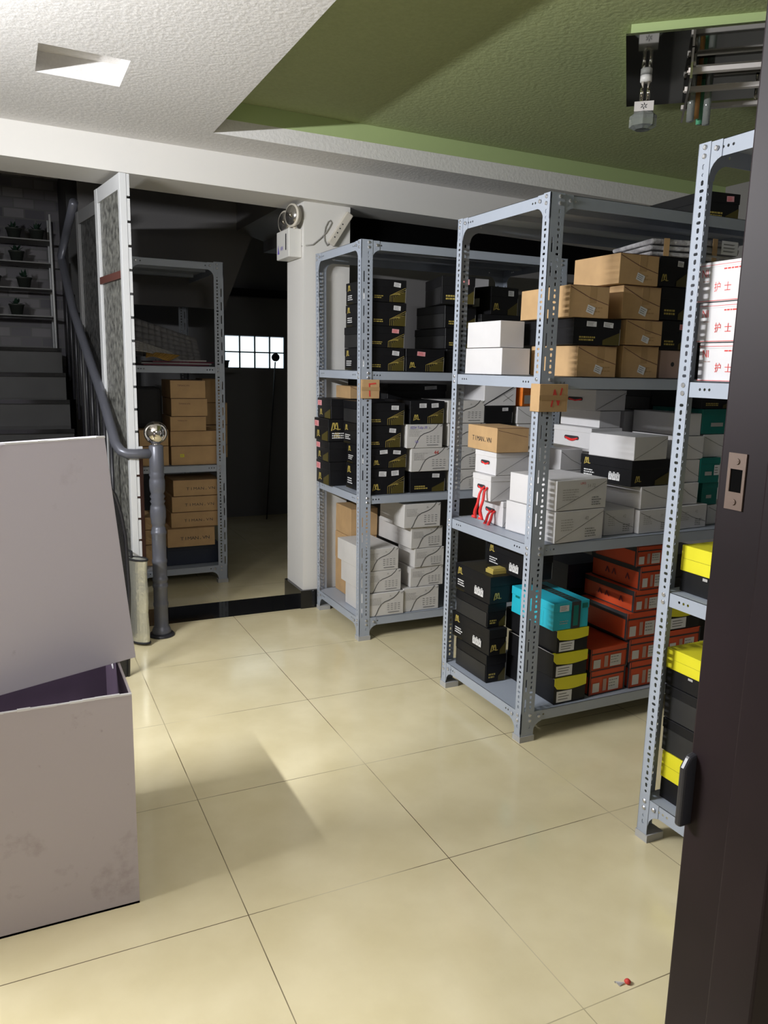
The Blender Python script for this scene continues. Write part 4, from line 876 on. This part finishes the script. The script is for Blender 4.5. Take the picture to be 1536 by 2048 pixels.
# ------------------------------------------------------------------ emergency light, power strip on the column
r = thing('emergency_light', 'white twin-head emergency light mounted on the side of the column', 'emergency light', (1.018, .065, 2.0), 0)
b = MB(); b.box(-.075, 0, -.015, -.0005, .21, .135); o = b.build('housing', 'white_plastic', r); bevel(o, .004)
A = Art((-.075, .21, -.015), (0, -1, 0), (0, 0, 1), .001); A.rect(.155, .04, .172, .125, 'ink'); A.poly([(.02, .03), (.05, .03), (.03, .08)], 'blue_ink'); A.text('AN', .07, .045, .022, 'blue_ink'); A.done('front_print', r)
for yy, zz in ((.115, .180), (-.005, .198)):
    b = MB(); b.tube([(.012, 0, 0), (.003, 0, 0), (-.022, 0, 0), (-.032, 0, 0)], [.030, .048, .060, .060], 28)
    hd = b.build('lamp_head', 'cream_plastic', r, True); hd.location = (-.034, yy, zz); hd.rotation_euler = (0, 0, R(16))
    b = MB(); b.tube([(-.0325, 0, 0), (-.0350, 0, 0)], .051, 28); b.build('reflector', 'reflector', hd, True)
    b = MB(); b.tube([(-.035, 0, 0), (-.046, 0, 0)], [.014, .006], 10); b.build('bulb', 'chrome', hd, True)
    b = MB(); b.tube([(-.04, max(yy, .012), .134), (-.04, yy, zz-.05)], .010, 8); b.build('bracket', 'cream_plastic', r, True)
b = MB()
P_ = [(.0, -.001, .045), (.012, -.038, .045), (.05, -.039, .052), (.09, -.039, .085), (.125, -.039, .12), (.145, -.039, .15), (.158, -.039, .175), (.150, -.039, .187), (.138, -.039, .180), (.122, -.039, .15), (.114, -.039, .11), (.118, -.039, .075), (.134, -.039, .055), (.146, -.039, .066)]
b.tube(P_, .0035, 6); o = b.build('power_cable', 'cable', r, True)
r = thing('power_strip', 'white power strip screwed at a slant on the column front', 'power strip', (1.168, .029, 2.062), 0)
b = MB(); a = math.atan2(.175, .115); c, s = math.cos(a), math.sin(a)
Tp = lambda u, v, t: (u*c-v*s, -t, u*s+v*c)
b.hexa([Tp(0, -.02, 0), Tp(.20, -.02, 0), Tp(.20, .02, 0), Tp(0, .02, 0), Tp(0, -.02, .03), Tp(.20, -.02, .03), Tp(.20, .02, .03), Tp(0, .02, .03)])
o = b.build('housing', 'cream_plastic', r); bevel(o, .004)
b = MB()
for k in range(4): b.tube([Tp(.04+.028*k, .006, .0302), Tp(.04+.028*k, .006, .031)], .004, 8)
b.build('socket_holes', 'ink', r)

# ------------------------------------------------------------------ crystal ceiling light on a dark mirror plate
r = thing('ceiling_light', 'crystal ceiling light with dark mirror plate and glass rods under the green ceiling', 'ceiling light', (1.512, -1.855, 2.582), R(-42.6), None)
r.rotation_euler = (0, 0, R(-42.5))
LX, LY = .85, .765
b = MB(); b.box(.015, .012, -.030, LX, LY-.03, .003); b.build('green_base_box', 'green', r)
b = MB(); b.box(0, 0, -.037, LX, LY, -.030); b.build('mirror_plate', 'mirror', r)
def hang_lamp(x, y, dz, colr):
    b = MB(); b.tube([(x, y, -.038), (x, y, -.06)], .022, 10); b.build('lamp_holder', 'white_plastic', r, True)
    b = MB()
    for s_ in (-.012, .012): b.tube([(x+s_, y, -.06), (x+s_, y, -.125)], .007, 8)
    b.tube([(x-.012, y, -.125), (x-.006, y, -.134), (x+.006, y, -.134), (x+.012, y, -.125)], .007, 8); b.build('bulb', colr, r, True)
    b = MB(); b.box(x-.036, y-.036, -.175, x+.036, y+.036, -.14); b.build('label_block', 'acrylic', r)
    b = MB(); b.tube([(x, y, -.175), (x, y, -.185), (x, y, -.225), (x, y, -.235)], [.040, .052, .052, .03], 8); b.build('crystal_block', 'crystal', r)
    A = Art((x-.036, y-.036, -.175), (1, 0, 0), (0, 0, 1), .0005)
    for k in range(6):
        q = k*math.pi/3; A.strip([(.036+.005*math.cos(q), .0175+.004*math.sin(q)), (.036+.012*math.cos(q+.5), .0175+.011*math.sin(q+.5))], .003, 'ink')
    A.done('pinwheel_print', r)
hang_lamp(.075, .40, 0, 'chrome')
for k, (x, y, m_) in enumerate(((.27, .46, 'amber'), (.29, .50, 'mint'), (.25, .42, 'crystal'), (.31, .44, 'crystal'))):
    b = MB(); b.tube([(x, y, -.038), (x, y, -.19-.01*k)], .014, 8); b.build('glass_rod', m_, r, True)
for y_, z_, m_ in ((.20, -.10, 'acrylic'), (.40, -.10, 'acrylic'), (.62, -.10, 'acrylic'), (.30, -.06, 'chrome'), (.52, -.06, 'chrome')):
    b = MB(); b.box(.22, y_-.012, z_-.008, LX-.05, y_+.012, z_+.008); b.build('cross_bar', m_, r)
for x_ in (.24, .50, .76):
    for y_ in (.2, .62):
        b = MB(); b.tube([(x_, y_, -.037), (x_, y_, -.10)], .006, 8); b.build('spacer_rod', 'chrome', r, True)
b = MB(); b.box(.225, .15, -.14, .233, .68, -.039); b.build('side_strip', 'chrome', r)

# ------------------------------------------------------------------ things in the dim back room
r = thing('plant_rack', 'thin metal tiered rack of potted plants on the stair landing', 'plant rack', (-.62, 2.12, 1.485), 0)
for x in (-.5, .485):
    for y in (0, .28):
        b = MB(); b.tube([(x, y, 0), (x, y, .93)], .008, 8); b.build('upright', 'white_metal', r, True)
for z in (.23, .42, .60, .755):
    b = MB(); b.box(-.5, 0, z-.008, .485, .28, z); b.build('shelf', 'dimmed_metal', r)
PR = random.Random(3)
for i, (z, xs) in enumerate(((1.485+.755, (-.38, -.17, .05, .25, .40)), (1.485+.60, (-.35, -.15, .06, .26)), (1.485+.42, (-.36, -.12, .10, .30)), (1.485+.23, (-.38, -.16, .04, .24)))):
    for j, x in enumerate(xs):
        word = ['top', 'second', 'third', 'lowest'][i]; pw = ['leftmost', 'second', 'third', 'fourth', 'rightmost'][j]
        q = thing('potted_plant', 'small dark potted plant, %s along the %s tier of the plant rack' % (pw, word), 'potted plant', (-.62+x, 2.25, z), 0, 'potted plants on the landing rack')
        b = MB(); b.lathe([(.035, 0), (.05, .07), (.054, .07), (.054, .08)], 14); b.build('pot', 'pot', q, True)
        b = MB()
        for k in range(14):
            a = PR.uniform(0, 6.28); e_ = PR.uniform(.2, 1.2); L_ = PR.uniform(.04, .075); dx, dy, dz = math.cos(a)*math.cos(e_), math.sin(a)*math.cos(e_), math.sin(e_)
            p0 = Vector((0, 0, .075)); p1 = p0+Vector((dx, dy, dz))*L_; sd = Vector((-math.sin(a), math.cos(a), 0))*.012; md = (p0+p1)/2
            b.face([p0, md+sd, p1, md-sd])
        b.build('leaves', 'foliage', q)
# standing stick with round head by the glass blocks
r = thing('stick', 'thin black stick with a small round head leaning in front of the glass blocks', 'stick', (1.62, 2.70, 0), 0)
b = MB(); b.tube([(0, 0, 0), (.10, .04, 1.43)], .006, 8); b.build('stick', 'black_metal', r, True)
b = MB(); b.tube([(.102, .03, 1.47), (.102, .045, 1.47)], .036, 20); b.build('round_head', 'black_metal', r, True)
b = MB(); b.lathe([(.035, 0), (.042, .05), (.05, .06), (.05, .065)], 16); o = b.build('flower_pot', 'pot', None, True); tag(o, 'small dark pot standing at the left end of the glass block sill', 'pot'); o.location = (1.27, 2.80, 1.37)
b = MB(); b.box(1.0, 2.72, 1.33, 1.36, 2.90, 1.368); o = struct('trim_7', b, 'dark_plaster')
# papers and posters on the under-stair rack
z0 = 1.387
for k, (m_, w, d, a, lab) in enumerate((('maroon', .40, .30, 3, 'maroon folder lowest in the loose pile on the under-stair rack'), ('paper', .42, .28, -4, 'pale paper sheaf on the maroon folder'),
        ('maroon', .38, .27, 6, 'maroon folder second in the loose pile with curled sheet above'), ('paper', .30, .22, -8, 'white paper sheaf at the right end of the loose pile'))):
    b = MB(); b.box(-w/2, -d/2, 0, w/2, d/2, .008, 0, .002); o = b.build('paper_sheaf' if m_ == 'paper' else 'folder', m_)
    tag(o, lab, 'papers', 'loose papers on the under-stair rack'); o.location = (.46+.02*k, .93, z0+.009*k); o.rotation_euler = (0, 0, R(a))
def sheet(name, label, m_, pts, nx=12):
    b = MB()
    (a0, a1, a2, a3) = [Vector(p) for p in pts]
    g_ = [[(a0*(1-u)+a1*u)*(1-v)+(a3*(1-u)+a2*u)*v+Vector((0, .006*math.sin(u*4+v*2), .01*math.sin(u*5)*(1-v))) for u in [i/nx for i in range(nx+1)]] for v in [j_/6 for j_ in range(7)]]
    for j_ in range(6):
        for i in range(nx): b.face([g_[j_][i], g_[j_][i+1], g_[j_+1][i+1], g_[j_+1][i]])
    o = b.build(name, m_, None, True); sm = o.modifiers.new('thick', 'SOLIDIFY'); sm.thickness = .0015
    return tag(o, label, 'papers', 'loose papers on the under-stair rack')
sheet('paper_sheet', 'large grey sheet of card leaning up at the back of the under-stair rack', 'paper_grey', [(.18, .98, 1.43), (.66, .98, 1.43), (.64, 1.02, 1.56), (.20, 1.10, 1.70)])
sheet('paper_sheet', 'curled pale poster roll lying over the folders on the under-stair rack', 'paper', [(.16, .78, 1.47), (.50, .84, 1.43), (.46, .90, 1.47), (.20, .90, 1.55)])
sheet('envelope', 'ochre envelope folded under the curled poster on the under-stair rack', 'ochre', [(.28, .76, 1.43), (.42, .76, 1.425), (.50, .84, 1.45), (.30, .84, 1.47)])
b = MB()
for k in range(60):
    a = PR.uniform(0, 6.28); p0 = Vector((.22+PR.uniform(-.07, .07), 1.15+PR.uniform(-.06, .06), 1.43+PR.uniform(0, .22))); s_ = .035
    b.face([p0, p0+Vector((math.cos(a)*s_, .01, math.sin(a)*s_)), p0+Vector((math.cos(a+1.2)*s_, -.01, math.sin(a+1.2)*s_))])
b.box(.16, 1.09, 1.387, .28, 1.21, 1.47)
o = b.build('artificial_plant', 'foliage'); tag(o, 'dark green artificial foliage at the back of the under-stair rack', 'artificial plant')
b = MB(); b.box(-.08, -.1, 0, .09, .1, .26, 0, .012); o = b.build('dark_bag', 'black_fabric'); bevel(o, .03, 3); tag(o, 'dark cloth bag on the kraft boxes at the left of the under-stair rack', 'bag'); o.location = (.30, .93, 1.001)
# sweet wrapper on the floor
r = thing('candy_wrapper', 'tiny red and white twisted candy wrapper on the floor tile near the door', 'wrapper', (.743, -2.983, 0), R(-15))
b = MB(); b.lathe([(.002, .001), (.007, .003), (.008, .006), (.005, .010), (.001, .012)], 10); b.build('candy', 'red_ink', r, True)
b = MB(); b.face([(-.006, 0, .004), (-.026, .008, .003), (-.03, -.002, .008), (-.024, -.007, .002)]); b.face([(-.024, .008, .003), (-.032, .004, .006), (-.03, .0, .003)]); b.build('wrapper_end', 'white_card', r)
